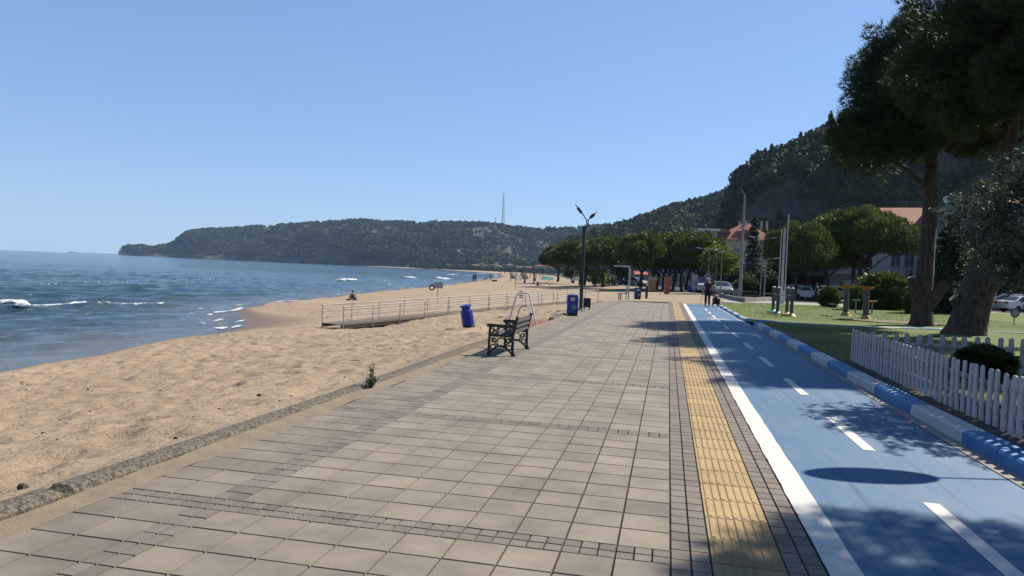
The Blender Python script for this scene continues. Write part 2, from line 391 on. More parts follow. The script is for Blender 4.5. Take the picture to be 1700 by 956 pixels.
def path_mat():
    m = bpy.data.materials.new('blue_path_paint'); m.use_nodes = True
    N = m.node_tree.nodes; L = m.node_tree.links; b = N['Principled BSDF']
    b.inputs['Roughness'].default_value = 0.62; b.inputs['Specular IOR Level'].default_value = 0.35
    tc = N.new('ShaderNodeTexCoord')
    def noise(scale, stretch, lo, hi, d=6, rough=0.6):
        mp = N.new('ShaderNodeMapping'); mp.inputs['Scale'].default_value = stretch; L.new(tc.outputs['Object'], mp.inputs[0])
        n = N.new('ShaderNodeTexNoise'); n.inputs['Scale'].default_value = scale; n.inputs['Detail'].default_value = d; n.inputs['Roughness'].default_value = rough
        L.new(mp.outputs[0], n.inputs[0])
        r = N.new('ShaderNodeMapRange'); r.inputs[1].default_value = lo; r.inputs[2].default_value = hi; L.new(n.outputs[0], r.inputs[0])
        return r.outputs[0]
    def mix(f, a, c):
        x = N.new('ShaderNodeMix'); x.data_type = 'RGBA'; L.new(f, x.inputs[0])
        if isinstance(a, tuple): x.inputs[6].default_value = (*a, 1)
        else: L.new(a, x.inputs[6])
        x.inputs[7].default_value = (*c, 1)
        return x.outputs[2]
    c = mix(noise(0.6, (1, 0.6, 1), 0.3, 0.7), (0.036, 0.094, 0.178), (0.053, 0.116, 0.197))
    c = mix(noise(1.6, (1.6, 0.5, 1), 0.50, 0.72, 9, 0.72), c, (0.091, 0.130, 0.178))       # worn, dusty areas
    c = mix(noise(9.0, (2.2, 0.12, 1), 0.58, 0.78, 5), c, (0.122, 0.160, 0.210))              # long scuffs
    c = mix(noise(5.0, (3.0, 0.05, 1), 0.60, 0.72, 3), c, (0.025, 0.057, 0.113))
    mpr = N.new('ShaderNodeMapping'); mpr.inputs['Rotation'].default_value = (0, 0, R_(7)); mpr.inputs['Scale'].default_value = (7, 0.10, 1); L.new(tc.outputs['Object'], mpr.inputs[0])
    nr = N.new('ShaderNodeTexNoise'); nr.inputs['Scale'].default_value = 1.6; nr.inputs['Detail'].default_value = 3; L.new(mpr.outputs[0], nr.inputs[0])
    rr_ = N.new('ShaderNodeMapRange'); rr_.inputs[1].default_value = 0.60; rr_.inputs[2].default_value = 0.70; rr_.inputs[4].default_value = 0.7; L.new(nr.outputs[0], rr_.inputs[0])
    c = mix(rr_.outputs[0], c, (0.025, 0.052, 0.101))
    c = mix(noise(14.0, (1, 1, 1), 0.58, 0.85, 5), c, (0.029, 0.071, 0.147))
    L.new(c, b.inputs['Base Color'])
    n2 = N.new('ShaderNodeTexNoise'); n2.inputs['Scale'].default_value = 90; n2.inputs['Detail'].default_value = 4; L.new(tc.outputs['Object'], n2.inputs[0])
    bp = N.new('ShaderNodeBump'); bp.inputs['Distance'].default_value = 0.002; L.new(n2.outputs[0], bp.inputs['Height']); L.new(bp.outputs[0], b.inputs['Normal'])
    return m
M['blue_path'] = path_mat()

def sea_mat():
    m = bpy.data.materials.new('sea_water'); m.use_nodes = True
    N = m.node_tree.nodes; L = m.node_tree.links; b = N['Principled BSDF']
    b.inputs['Roughness'].default_value = 0.12; b.inputs['IOR'].default_value = 1.33; b.inputs['Specular IOR Level'].default_value = 0.5
    tc = N.new('ShaderNodeTexCoord')
    mp0 = N.new('ShaderNodeMapping'); mp0.inputs['Rotation'].default_value = (0, 0, R_(22)); mp0.inputs['Scale'].default_value = (1.0, 0.16, 1)
    L.new(tc.outputs['Object'], mp0.inputs[0])
    n1 = N.new('ShaderNodeTexNoise'); n1.inputs['Scale'].default_value = 0.045; n1.inputs['Detail'].default_value = 7
    L.new(mp0.outputs[0], n1.inputs[0])
    r = N.new('ShaderNodeValToRGB'); e = r.color_ramp.elements
    e[0].position = 0.36; e[0].color = (0.011, 0.032, 0.043, 1); e[1].position = 0.64; e[1].color = (0.026, 0.058, 0.070, 1)
    L.new(n1.outputs[0], r.inputs[0])
    sh = N.new('ShaderNodeAttribute'); sh.attribute_name = 'tint'      # shallow water over sand
    mx = N.new('ShaderNodeMix'); mx.data_type = 'RGBA'; L.new(sh.outputs['Fac'], mx.inputs[0]); L.new(r.outputs[0], mx.inputs[6]); mx.inputs[7].default_value = (0.075, 0.08, 0.076, 1)
    L.new(mx.outputs[2], b.inputs['Base Color'])
    mp = N.new('ShaderNodeMapping'); mp.inputs['Rotation'].default_value = (0, 0, R_(22)); mp.inputs['Scale'].default_value = (1.0, 0.42, 1)
    L.new(tc.outputs['Object'], mp.inputs[0])
    a = N.new('ShaderNodeTexNoise'); a.inputs['Scale'].default_value = 3.2; a.inputs['Detail'].default_value = 6; a.inputs['Roughness'].default_value = 0.62
    L.new(mp.outputs[0], a.inputs[0])
    c = N.new('ShaderNodeTexNoise'); c.inputs['Scale'].default_value = 0.7; c.inputs['Detail'].default_value = 6; L.new(mp.outputs[0], c.inputs[0])
    b1 = N.new('ShaderNodeBump'); b1.inputs['Distance'].default_value = 0.16; L.new(a.outputs[0], b1.inputs['Height'])
    b2 = N.new('ShaderNodeBump'); b2.inputs['Distance'].default_value = 0.5; L.new(c.outputs[0], b2.inputs['Height']); L.new(b1.outputs[0], b2.inputs['Normal'])
    L.new(b2.outputs[0], b.inputs['Normal'])
    return m
M['sea'] = sea_mat()
def foam_mat():
    m = bpy.data.materials.new('foam'); m.use_nodes = True
    N = m.node_tree.nodes; L = m.node_tree.links; b = N['Principled BSDF']
    b.inputs['Base Color'].default_value = (0.521, 0.529, 0.538, 1); b.inputs['Roughness'].default_value = 0.9; b.inputs['Specular IOR Level'].default_value = 0.1
    tc = N.new('ShaderNodeTexCoord'); n = N.new('ShaderNodeTexNoise'); n.inputs['Scale'].default_value = 3.6; n.inputs['Detail'].default_value = 8; n.inputs['Roughness'].default_value = 0.7
    L.new(tc.outputs['Object'], n.inputs[0])
    at = N.new('ShaderNodeAttribute'); at.attribute_name = 'tint'
    ad = N.new('ShaderNodeMath'); ad.operation = 'ADD'; L.new(n.outputs[0], ad.inputs[0]); L.new(at.outputs['Fac'], ad.inputs[1])
    r = N.new('ShaderNodeMapRange'); r.inputs[1].default_value = 0.86; r.inputs[2].default_value = 1.12; L.new(ad.outputs[0], r.inputs[0])
    L.new(r.outputs[0], b.inputs['Alpha'])
    return m
M['foam'] = foam_mat()

# ------------------------------------------------------------------ shoreline and beach
SEA_Z = -1.2
SHORE = [(-40, -13), (0, -14.3), (14.4, -15.2), (19.6, -16.2), (23.3, -16.8), (26.2, -16.9), (28, -17.6), (31.5, -19.6), (34.5, -21.6), (38.8, -24.4), (43.6, -25.9), (51, -26.9), (59.5, -28), (74, -30.7),
         (103, -34), (144, -40.3), (196, -49.8), (300, -68), (415, -95), (560, -135), (750, -190), (950, -290), (1090, -380), (1250, -560)]
INNER = [(-40, -4.15), (44.9, -4.15), (45, -4.15), (46.5, -3.9), (50, 3.3), (52, 3.4), (66, 4.8), (82, 3.6), (95, 2.0), (125, -7), (160, -17), (200, -25), (300, -44), (415, -66), (750, -152), (950, -240), (1090, -330), (1250, -500)]
_sy = np.array([p[0] for p in SHORE], float); _sx = np.array([p[1] for p in SHORE], float)
_iy = np.array([p[0] for p in INNER], float); _ix = np.array([p[1] for p in INNER], float)
def shore(Y):
    return np.interp(Y, _sy, _sx) + (vnoise(np.asarray(Y, float)*0.45, np.zeros_like(np.asarray(Y, float)), 3)-0.5)*0.55
def inner(Y): return np.interp(Y, _iy, _ix)
def beach_z(X, Y):
    X = np.asarray(X, float); Y = np.asarray(Y, float)
    d = X - shore(Y); wd = np.maximum(inner(Y) - shore(Y), 4)
    s = np.clip(d/wd, 0, 1); dd = np.maximum(d, 0)
    swash = np.exp(-((Y-31.5)/4.2)**2)                       # low wet tongue
    z = SEA_Z + 0.16*(1-np.exp(-dd/(0.6+3.5*swash))) + 1.04*s**1.42
    top = np.where(Y < 45.5, 0.055, 0.0)
    z = z + top*np.clip((s-0.8)/0.2, 0, 1)
    z = np.where(d < 0, np.maximum(SEA_Z + 0.16*d - 0.01, SEA_Z - 0.7), z)
    dryness = np.clip((d-0.4-4.2*swash)/1.0, 0, 1)
    far = np.clip((60-Y)/30, 0.25, 1)
    bump = (fbm(X*2.6, Y*2.2, 7, 3)-0.5)*0.085 + (vnoise(X*5.2, Y*4.4, 21)-0.5)*0.055 - 0.05*np.clip(vnoise(X*3.6, Y*3.2, 23)-0.62, 0, 1)/0.38 + (fbm(X*0.3, Y*0.25, 9, 2)-0.5)*0.10
    edge = np.clip((1-s)*wd/0.5, 0.15, 1)
    z = z + bump*dryness*far*edge
    # pit in front of the red steps
    pit = np.exp(-(((Y-23.4)/2.65)**6)) * np.clip((1.5-np.abs(X+4.6))/0.6, 0, 1)
    z = z - 0.40*pit - 0.20*np.exp(-(((X+12.3)/1.6)**2+((Y-29.2)/2.6)**2))
    # drifted sand by the ramp
    return z
def bz(x, y): return float(beach_z(np.array([x]), np.array([y]))[0])

ys = np.concatenate([np.arange(-6, 2, 0.4), np.arange(2, 24, 0.055), np.arange(24, 50, 0.10), np.arange(50, 110, 0.4), np.geomspace(110, 1250, 130)])
us = np.concatenate([np.linspace(-0.45, 0, 14)[:-1], np.linspace(0, 1, 230)])
YY, UU = np.meshgrid(ys, us, indexing='ij')
xs_, xi_ = shore(YY), inner(YY)
XX = xs_ + UU*(xi_-xs_)
ZZ = beach_z(XX, YY)
swash = np.exp(-((YY-31.5)/4.0)**2)
wet = np.clip(1.15-(XX-xs_-0.25)/(0.35+3.2*swash+0.006*np.maximum(YY-40, 0)), 0, 1)
o = np_mesh('beach', np.stack([XX, YY, ZZ], -1).reshape(-1, 3), grid_faces(len(ys), len(us)), M['sand'], tint=wet.ravel(), smooth=True)
struct(o)

# ------------------------------------------------------------------ sea
az = np.radians(np.linspace(-112, 4, 560))
rr = np.concatenate([np.arange(10, 60, 0.22), np.geomspace(60, 300, 170), np.geomspace(300, 7600, 80)[1:]])
RR, AA = np.meshgrid(rr, az, indexing='ij')
SX, SY = RR*np.sin(AA), RR*np.cos(AA)
def waves(X, Y):
    kx, ky = 0.93, -0.37
    u = X*kx + Y*ky; v = -X*ky + Y*kx
    z = 0
    for lam, amp, seed, turn in ((6.5, 0.075, 1, 0.0), (3.4, 0.045, 2, 0.25), (2.1, 0.036, 3, -0.35), (1.25, 0.026, 4, 0.15), (0.8, 0.013, 5, -0.2)):
        uu = u*math.cos(turn)+v*math.sin(turn)
        ph = 2*math.pi*uu/lam + 5.0*fbm(u*0.06/lam*6, v*0.03/lam*6, 30+seed, 3)
        am = 0.25+1.5*vnoise(u*0.9/lam, v*0.22/lam, 40+seed)**2
        s = np.sin(ph); z = z + 1.45*amp*am*(s + 0.3*(s*s))
    return z
fade = np.clip((RR-8)/8, 0, 1)*np.clip((260-RR)/160, 0, 1)
dsh = shore(np.clip(SY, -40, 1250)) - SX
calm = np.clip(dsh/5.0, 0.08, 1)
SZ = SEA_Z + waves(SX, SY)*fade*calm
shallow = np.clip(1-dsh/6.0, 0, 1)*0.75 + 0.35*np.clip(1-dsh/14, 0, 1)
o = np_mesh('sea', np.stack([SX, SY, SZ], -1).reshape(-1, 3), grid_faces(len(rr), len(az)), M['sea'], tint=np.clip(shallow, 0, 1).ravel(), smooth=True)
struct(o)

# foam: soft lacy strips along crests and at the swash
fv, ff, ft = [], [], []
def foam_strip(pts, wd, hgt=0.0, dens=0.5, nl=10):
    """pts: world xy polyline; wd half width; raised centre when it is a breaker"""
    P = np.array(pts, float); seg = np.r_[0, np.cumsum(np.hypot(*np.diff(P, axis=0).T))]
    n = max(6, int(seg[-1]/0.25)); t = np.linspace(0, seg[-1], min(n, 160))
    x = np.interp(t, seg, P[:, 0]); y = np.interp(t, seg, P[:, 1])
    tx, ty = np.gradient(x), np.gradient(y); l = np.hypot(tx, ty); tx /= l; ty /= l
    o = len(fv)
    for i in range(len(t)):
        f = t[i]/seg[-1]; env = min(1, f/0.12, (1-f)/0.12)**0.6
        w_ = wd*env*(0.45+0.9*vnoise([t[i]*0.9/max(wd, .3)], [seg[-1]], 51)[0])
        for j in range(nl):
            q = j/(nl-1)*2-1
            X, Y = x[i]-ty[i]*q*w_, y[i]+tx[i]*q*w_
            bumpy = hgt*env*max(0, 1-q*q)*(0.35+0.6*vnoise([t[i]*2.3], [q*2+9], 52)[0]+0.7*vnoise([t[i]*7.1], [q*5+9], 53)[0])
            zz = SEA_Z + float(waves(np.array([X]), np.array([Y]))[0])*np.clip(dsh_at(X, Y)/5.0, 0.08, 1) + 0.012 + bumpy
            zz = max(zz, bz(X, Y)+0.008) if dsh_at(X, Y) < 0.4 else zz
            fv.append((X, Y, zz)); ft.append(dens*env*(1-abs(q)**2.2))
    for i in range(len(t)-1):
        for j in range(nl-1):
            a = o+i*nl+j; ff.append((a, a+1, a+nl+1, a+nl))
def dsh_at(X, Y): return float(np.interp(Y, _sy, _sx)) - X
G12 = lambda px, py: ground(px, py, SEA_Z)
# main breaker, its long tail and the broken line behind
foam_strip([G12(-30, 513), G12(0, 514), G12(25, 515), G12(47, 517)], 0.62, 0.24, 0.68, 14)
foam_strip([G12(44, 512), G12(90, 513), G12(150, 511.5)], 0.20, 0.09, 0.62)
foam_strip([G12(150, 512), G12(215, 510), G12(285, 508)], 0.22, 0.06, 0.46)
for a, b, wd, h, d in [((556, 467), (592, 466), 0.9, .3, .7), ((628, 467.5), (640, 467.5), .5, .15, .6), ((718, 463.2), (750, 464.3), 1.6, .35, .62), ((662, 461), (692, 462), 1.5, .2, .58), ((742, 456.5), (757, 456.5), 2.2, .3, .55), ((600, 468.5), (604, 468.8), .5, .1, .5), ((620, 469.5), (632, 469.8), .5, .1, .5),
                       ((659, 471.5), (672, 472), .5, .1, .5), ((770, 465), (782, 465.5), 1.0, .12, .5), ((640, 473), (650, 473), .35, .1, .5), ((792, 454), (808, 454), 3, .25, .5), ((770, 458), (782, 458), 2, .2, .5), ((716, 467.5), (726, 468), .7, .1, .45), ((728, 470), (740, 470), .4, .06, .5)]:
    m_ = ((a[0]+b[0])/2, (a[1]+b[1])/2+0.1)
    foam_strip([G12(*a), G12(*m_), G12(*b)], wd, h, d, 8)
# swash tongue
for pts, wd, d in [([(350, 521), (368, 518), (388, 516), (405, 510)], .30, .50), ([(388, 508), (404, 507)], .25, .5), ([(366, 509), (374, 510)], .2, .5), ([(352, 534), (362, 532), (372, 530)], .26, .46), ([(355, 547), (366, 546), (376, 544)], .40, .62), ([(383, 546), (392, 543), (400, 540)], .18, .55),
                   ([(386, 536), (396, 534), (408, 531)], .16, .5), ([(360, 560), (372, 558), (383, 556)], .16, .5), ([(330, 537), (336, 536)], .25, .5), ([(326, 514), (338, 513)], .3, .42), ([(440, 503), (470, 500), (500, 498)], .20, .5), ([(310, 523), (322, 521)], .3, .4), ([(345, 524), (352, 522)], .3, .45), ([(520, 496.4), (560, 492.6)], .2, .4), ([(300, 545), (322, 543)], .25, .3), ([(735, 479), (755, 478.5)], .3, .5)]:
    foam_strip([G12(*p) for p in pts], wd*1.35, 0.02, d+0.05, 10)
# thin line along the near shore
for y0, y1 in ((60, 75), (78, 100), (110, 160), (170, 260), (280, 500)):
    yy = np.linspace(y0, y1, 14); foam_strip([(float(shore(np.array([q]))[0])-0.5-0.004*q, q) for q in yy], 0.3+0.004*y1, 0.03, 0.42, 6)
o = np_mesh('sea_foam', fv, np.array(ff), M['foam'], tint=np.array(ft), smooth=True); struct(o, kind='stuff'); o['label'] = 'white sea foam of small breakers and swash'; o['category'] = 'foam'

# ------------------------------------------------------------------ land sheets
def sheet(name, poly, z, m, kind='structure'):
    me = bpy.data.meshes.new(name); me.from_pydata([(x, y, z) for x, y in poly], [], [tuple(range(len(poly)))]); me.materials.append(m)
    return struct(link(bpy.data.objects.new(name, me)), kind=kind)
Yl = np.array([-60, 0, 44, 45, 46.5, 50, 52, 66, 82, 95, 125, 160, 200, 300, 415, 750, 950, 1090, 1250, 2600, 7400], float)
Xi = np.where(Yl <= 1250, np.interp(Yl, _iy, _ix), 0)-0.25
Xi[-2:] = (-500, -500)
gx = np.array([0, 0.02, 0.1, 0.4, 1.0])
GX = Xi[:, None] + gx[None, :]*(2900-Xi[:, None]); GY = np.repeat(Yl[:, None], 5, 1)
o = np_mesh('ground', np.stack([GX, GY, np.full_like(GX, -0.06)], -1).reshape(-1, 3), grid_faces(len(Yl), 5), M['land']); struct(o)
sheet('promenade_bed', [(-3.97, -6), (1.2, -6), (1.2, 49.6), (-3.97, 46.4)], -0.012, M['joint'])
sheet('street', [(3.1, 60.5), (6.6, 56.2), (40, 62.5), (80, 66), (80, 160), (30, 160), (-4, 160), (2, 97), (4, 82)], -0.03, M['pavement'])
sheet('road', [(4.6, 80), (10, 70.2), (24, 67.6), (90, 72.5), (90, 82), (24, 78), (12, 84), (3, 140), (-8, 200), (-14, 200), (-3, 140)], -0.026, M['asphalt'])
sheet('end_pavement', [(1.2, 49.4), (3.5, 49.2), (5.0, 53.5), (20, 58), (20, 62.2), (6.4, 57.6), (1.0, 53.0)], -0.022, M['sandstrip'])

# promenade paving: every paver a bevelled slab -----------------------------------------------
class Tiles:
    def __init__(s): s.V = []; s.F = []; s.T = []; s.mi = []
    def add(s, x0, x1, y0, y1, tone, mi, gap=0.0065, bev=0.002, z=0.0, dz=0.012):
        x0 += gap; x1 -= gap; y0 += gap; y1 -= gap
        z += rnd.uniform(-0.0012, 0.0012); o = len(s.V)
        s.V += [(x0, y0, z-dz), (x1, y0, z-dz), (x1, y1, z-dz), (x0, y1, z-dz), (x0+bev, y0+bev, z), (x1-bev, y0+bev, z), (x1-bev, y1-bev, z), (x0+bev, y1-bev, z)]
        for f in ((4, 5, 6, 7), (0, 1, 5, 4), (1, 2, 6, 5), (2, 3, 7, 6), (3, 0, 4, 7)):
            s.F.append([i+o for i in f]); s.T.append(tone); s.mi.append(mi)
tl = Tiles()
def tone(a=0.90, b=1.07):
    t = rnd.uniform(a, b)
    return t*(0.85 if rnd.random() < 0.08 else 1)
PX = 0.33
Y = -3.0 + (4.46-3*3.52+3.0) % 3.52 - 3.52
def left_end(y): return -3.76 if y < 46 else -3.76 + (y-46)*0.4
YEND = 49.2
y = 4.46-3.52*3
while y < YEND:
    for r in range(2):                                     # band of two brick courses
        yy = y + r*0.11
        x = 0.09
        off = 0.055 if r else 0.0
        k = 0
        while x > left_end(yy):
            x2 = x-0.11
            tl.add(max(x2, left_end(yy)-0.02), x, yy, yy+0.11, tone(.85, 1.12), 1, 0.005, 0.002); x = x2; k += 1
    y += 0.22
    for r in range(10):
        yy = y + r*0.33
        if yy > YEND: break
        x = 0.09
        for c in range(9): tl.add(x-PX, x, yy, yy+0.33, tone(), 0); x -= PX
        for c in range(2):
            for h in range(2): tl.add(x-0.11, x, yy+h*0.165, yy+h*0.165+0.165, tone(.85, 1.12), 1, 0.005, 0.002)
            x -= 0.11
        for c in range(2): tl.add(x-PX, x, yy, yy+0.33, tone(.82, 1.0), 0); x -= PX
    y += 3.3
yb = -6.0
while yb < 53.5:
    for x0 in (0.09, 0.21, 0.765, 0.88):
        wd_ = 0.12 if x0 < 0.5 else 0.115
        tl.add(x0, x0+wd_, yb, yb+0.165, tone(.85, 1.12), 1, 0.005, 0.002)
    yb += 0.165
yb = 4.56-0.44*24
while yb < 53.5:
    tn = tone(.86, 1.08)
    tl.add(0.33, 0.765, yb, yb+0.44, tn, 2, 0.004, 0.002)
    for k in range(7):
        xa = 0.352 + k*0.0585
        tl.add(xa, xa+0.038, yb+0.018, yb+0.422, tn*1.02, 2, 0.0, 0.008, z=0.007, dz=0.0075)
    yb += 0.44
o = np_mesh('promenade_paving', tl.V, np.array(tl.F), [M['paver'], M['brick'], M['tactile']], tint=np.array(tl.T), attr='tone')
o.data.polygons.foreach_set('material_index', np.array(tl.mi, np.int32)); struct(o)
# end strip of the promenade beyond the paved field
sheet('promenade_end', [(-3.9, 46.3), (0.09, 49.3), (0.09, 53.0), (-3.0, 50.5)], -0.010, M['paver'])

# rough concrete kerb between promenade and sand, with blown sand along its foot
kb = MB(); yk = -6.0; kv = []
nY = np.arange(-6, 47.2, 0.06); prof = [(-3.955, -0.02), (-3.965, 0.03), (-3.985, 0.052), (-4.02, 0.064), (-4.10, 0.068), (-4.145, 0.064), (-4.165, 0.04), (-4.18, -0.15)]
KV = np.zeros((len(nY), len(prof), 3))
for j, (a, b_) in enumerate(prof):
    n_ = fbm(nY*3.1, np.full_like(nY, j*0.9), 61, 4)-0.5; n2_ = fbm(nY*11, np.full_like(nY, j*1.7), 62, 2)-0.5
    KV[:, j, 0] = a + n_*0.024 + n2_*0.012
    KV[:, j, 1] = nY
    KV[:, j, 2] = b_ + (n_*0.022+n2_*0.012)*(1 if b_ > 0.02 else 0.2) + 0.012*np.sin(nY*0.5)
brk = [(4.32, .035)]
for c, wdt in brk:
    msk = np.abs(nY-c) < wdt; KV[msk, 2:6, 2] -= 0.05
KV[:, :, 2] -= 1.2*np.clip(1-(np.abs(nY-23.4)-2.4)/0.7, 0, 1)[:, None]
o = np_mesh('kerb', KV.reshape(-1, 3), grid_faces(len(nY), len(prof)), M['kerbstone'], smooth=False); struct(o)
SV = np.zeros((len(nY), 5, 3))
for j, q in enumerate((0, .25, .5, .75, 1)):
    SV[:, j, 0] = -3.97 + q*(0.20+0.10*(fbm(nY*1.3, np.zeros_like(nY), 64, 3)-0.3)); SV[:, j, 1] = nY
    SV[:, j, 2] = 0.022*(1-q)**1.5 - 0.004*q + 0.003 + (fbm(nY*6, np.full_like(nY, q*3), 65, 2)-0.5)*0.008
o = np_mesh('sand_strip', SV.reshape(-1, 3), grid_faces(len(nY), 5), M['sandstrip'], smooth=True); struct(o)

# cycle path, lines, kerbs ----------------------------------------------------------------------
def strip_mesh(name, x0f, x1f, ya, yb, z, m, step=0.5):
    yv = np.arange(ya, yb+1e-6, step); V = []
    for q in yv: V += [(x0f(q), q, z), (x1f(q), q, z)]
    return struct(np_mesh(name, V, np.array([(2*i, 2*i+1, 2*i+3, 2*i+2) for i in range(len(yv)-1)]), m))
strip_mesh('cycle_path', lambda q: 1.0, lambda q: 3.2, -6, 50.2, 0.002, M['blue_path'])
ln = MB()
def rect(mb, x0, x1, y0, y1, z): mb.add([(x0, y0, z), (x1, y0, z), (x1, y1, z), (x0, y1, z)], [(0, 1, 2, 3)])
yy = np.arange(-6, 50.2, 0.07); V = []
for q in yy:
    j1 = (vnoise([q*4.0], [1], 71)[0]-0.5)*0.010 + (vnoise([q*13.0], [1], 73)[0]-0.5)*0.006; j2 = (vnoise([q*4.0], [7], 72)[0]-0.5)*0.010
    V += [(1.0+j1, q, 0.006), (1.2+j2, q, 0.006)]
o = np_mesh('path_edge_line', V, np.array([(2*i, 2*i+1, 2*i+3, 2*i+2) for i in range(len(yy)-1)]), M['white_line']); struct(o)
for k in range(13):
    y0 = 4.52+3.68*(k-2)
    if y0 > 49: break
    rect(ln, 2.045, 2.17, y0, y0+1.86, 0.006)
rect(ln, 3.03, 3.09, 29.0, 49.4, 0.006)
# arrows and a crossing mark on the path
ln.add([(2.72, 22.9, .0062), (2.80, 22.9, .0062), (2.80, 23.8, .0062), (2.90, 23.8, .0062), (2.76, 24.6, .0062), (2.62, 23.8, .0062), (2.72, 23.8, .0062)], [(0, 1, 2, 3, 4, 5, 6)])
ln.add([(1.55, 33.6, .0065), (2.0, 32.75, .0065), (2.75, 32.3, .0065), (2.2, 33.1, .0065)], [(0, 1, 2, 3)])
ln.add([(1.50, 31.9, .0071), (2.05, 32.7, .0071), (2.70, 33.5, .0071), (2.2, 32.7, .0071)], [(0, 1, 2, 3)])
struct(ln.build('path_markings', M['white_line']))
strip_mesh('gutter', lambda q: 3.08, lambda q: 3.27, -6, 29.6, 0.010, M['gutter'])
# painted kerb stones
def kerb_run(name, pts, wdt=0.25, h=0.14, period=1.75, first=0, z0=-0.02, dz=None):
    P = [Vector((a, b, 0)) for a, b in pts]; mb = MB(); sgn = first; acc = 0
    dist = [0]
    for i in range(1, len(P)): dist.append(dist[-1]+(P[i]-P[i-1]).length)
    def pos(d):
        for i in range(1, len(P)):
            if d <= dist[i]+1e-6: return P[i-1].lerp(P[i], (d-dist[i-1])/(dist[i]-dist[i-1]))
        return P[-1]
    d = 0; stone = period/2; k = 0
    while d < dist[-1]-0.05:
        e = min(d+stone, dist[-1]); a, b = pos(d+0.006), pos(e-0.006); t = (b-a).normalized(); nrm = Vector((t.y, -t.x, 0))
        hh = h + rnd.uniform(-.006, .006); sh = rnd.uniform(-.006, .006)
        if dz: hh *= dz(d/dist[-1])
        pr = [(0.0, z0), (0.012, hh-0.025), (0.035, hh), (wdt-0.02, hh+0.004), (wdt, hh-0.015), (wdt, z0)]
        rs = [[tuple(p + nrm*(q+sh) + Vector((0, 0, zz))) for q, zz in pr] for p in (a, b)]
        mb.rings(rs, (k//2+first) % 2); d = e; k += 1
    return struct(mb.build(name, [M['kerb_blue'], M['kerb_white']]))
kerb_run('kerb', [(3.27, -6.85), (3.26, 0), (3.24, 8.76), (3.22, 14.0), (3.24, 29.4)], 0.27, 0.15, 1.76, first=0)
kerb_run('kerb', [(12.2, 33.0), (9.0, 31.6), (6.7, 30.7), (4.6, 31.0), (3.75, 31.5), (3.28, 32.2), (3.12, 33.0), (3.12, 49.6)], 0.2, 0.12, 1.7, first=1)
kerb_run('kerb', [(12.3, 32.4), (12.9, 32.2), (14.2, 32.6), (17.5, 33.0)], 0.2, 0.12, 2.6, first=1)

# lawns (gently uneven) --------------------------------------------------------------------------
def lawn(name, poly_l, poly_r, y0, y1, z):
    yv = np.linspace(y0, y1, 120); uv = np.linspace(0, 1, 90)
    YY, UU = np.meshgrid(yv, uv, indexing='ij')
    XX = np.interp(YY, *poly_l) + UU*(np.interp(YY, *poly_r)-np.interp(YY, *poly_l))
    ZZ = z + (fbm(XX*.5, YY*.5, 81, 3)-.5)*0.07*np.clip(UU*12, 0.1, 1) + 0.004
    return struct(np_mesh(name, np.stack([XX, YY, ZZ], -1).reshape(-1, 3), grid_faces(120, 90), M['lawn'], smooth=True))
lawn('lawn', ([29.6, 31.2, 32.3, 50, 57.5, 62], [3.3, 3.3, 3.3, 3.3, 5.4, 19]), ([20, 62], [46, 46]), 29.6, 61.8, 0.065)
lawn('lawn', ([-6, 60], [3.48, 3.48]), ([-6, 60], [46, 46]), -6, 31.0, 0.10)
soil = MB()
yv = np.arange(-6, 17.0, 0.25)
V = []
for q in yv:
    a = 0.42+0.55*vnoise([q*1.2], [3], 90)[0]
    V += [(3.49, q, 0.122), (3.49+a*0.6, q, 0.158), (3.49+a*1.35, q, 0.138), (3.49+a*1.7, q, 0.10)]
o = np_mesh('soil_bed', V, grid_faces(len(yv), 4), M['soil'], smooth=True); struct(o)
lx0, ly0 = at_depth(1560, 33.0); 
o = np_mesh('bare_soil', [(lx0-1.6+2.4*math.cos(a)*(1+.3*math.sin(3*a)), ly0+.5+1.3*math.sin(a), 0.106+0*a) for a in np.linspace(0, 2*math.pi, 24)[:-1]] + [(lx0-1.6, ly0+.5, 0.135)], np.array([(i, (i+1) % 23, 23) for i in range(23)]), mat('dry_soil', (0.26, 0.19, 0.12), 0.95, (0.15, 0.14, 0.06), 2, 6)); struct(o)

# ------------------------------------------------------------------ hills
def hill(name, cols, dist_base, dist_crest, prof, step, m, seed, rough, trees, z_tree=5.0, nrow=40):
    """cols: photo columns with silhouette rows give the bearing and the crest height at the real distance"""
    px = np.arange(cols[0][0], cols[-1][0]+step, step); sil = np.interp(px, [c[0] for c in cols], [c[1] for c in cols])
    db = np.interp(px, *dist_base); dc = np.interp(px, *dist_crest)
    V = []; info = []
    t = np.r_[np.linspace(0, 1, nrow), 1.25, 1.7]
    P = np.zeros((len(px), len(t), 3))
    for i in range(len(px)):
        r = ray(px[i], sil[i]); hd = np.array([r[0], r[1]]); hl = np.hypot(*hd); hd = hd/hl
        zc = EYE[2] + dc[i]*r[2]/hl - z_tree
        for j, q in enumerate(t):
            d = db[i] + (dc[i]-db[i])*q
            z = zc*(np.interp(q, *prof) if q <= 1 else 1-0.45*(q-1))
            P[i, j] = (hd[0]*d, hd[1]*d, z)
    X, Y = P[..., 0], P[..., 1]
    k = np.clip(t, 0, 1)[None, :]
    env = np.sin(np.pi*np.clip(k, 0.0, 1))**0.7
    sc = rough[1]
    nz = (fbm(X/sc, Y/sc, seed, 4)-0.5)*rough[0]*env
    P[..., 2] += nz
    gul = (fbm(px/ rough[2], np.zeros(len(px)), seed+5, 3)-0.5)[:, None]*rough[3]*env     # gullies running down the slope
    P[..., 2] = np.maximum(P[..., 2], -1.9)
    r2 = np.hypot(X, Y); P[..., 0] += X/r2*gul; P[..., 1] += Y/r2*gul
    o = np_mesh(name, P.reshape(-1, 3), grid_faces(len(px), len(t)), m, smooth=True); struct(o)
    return P
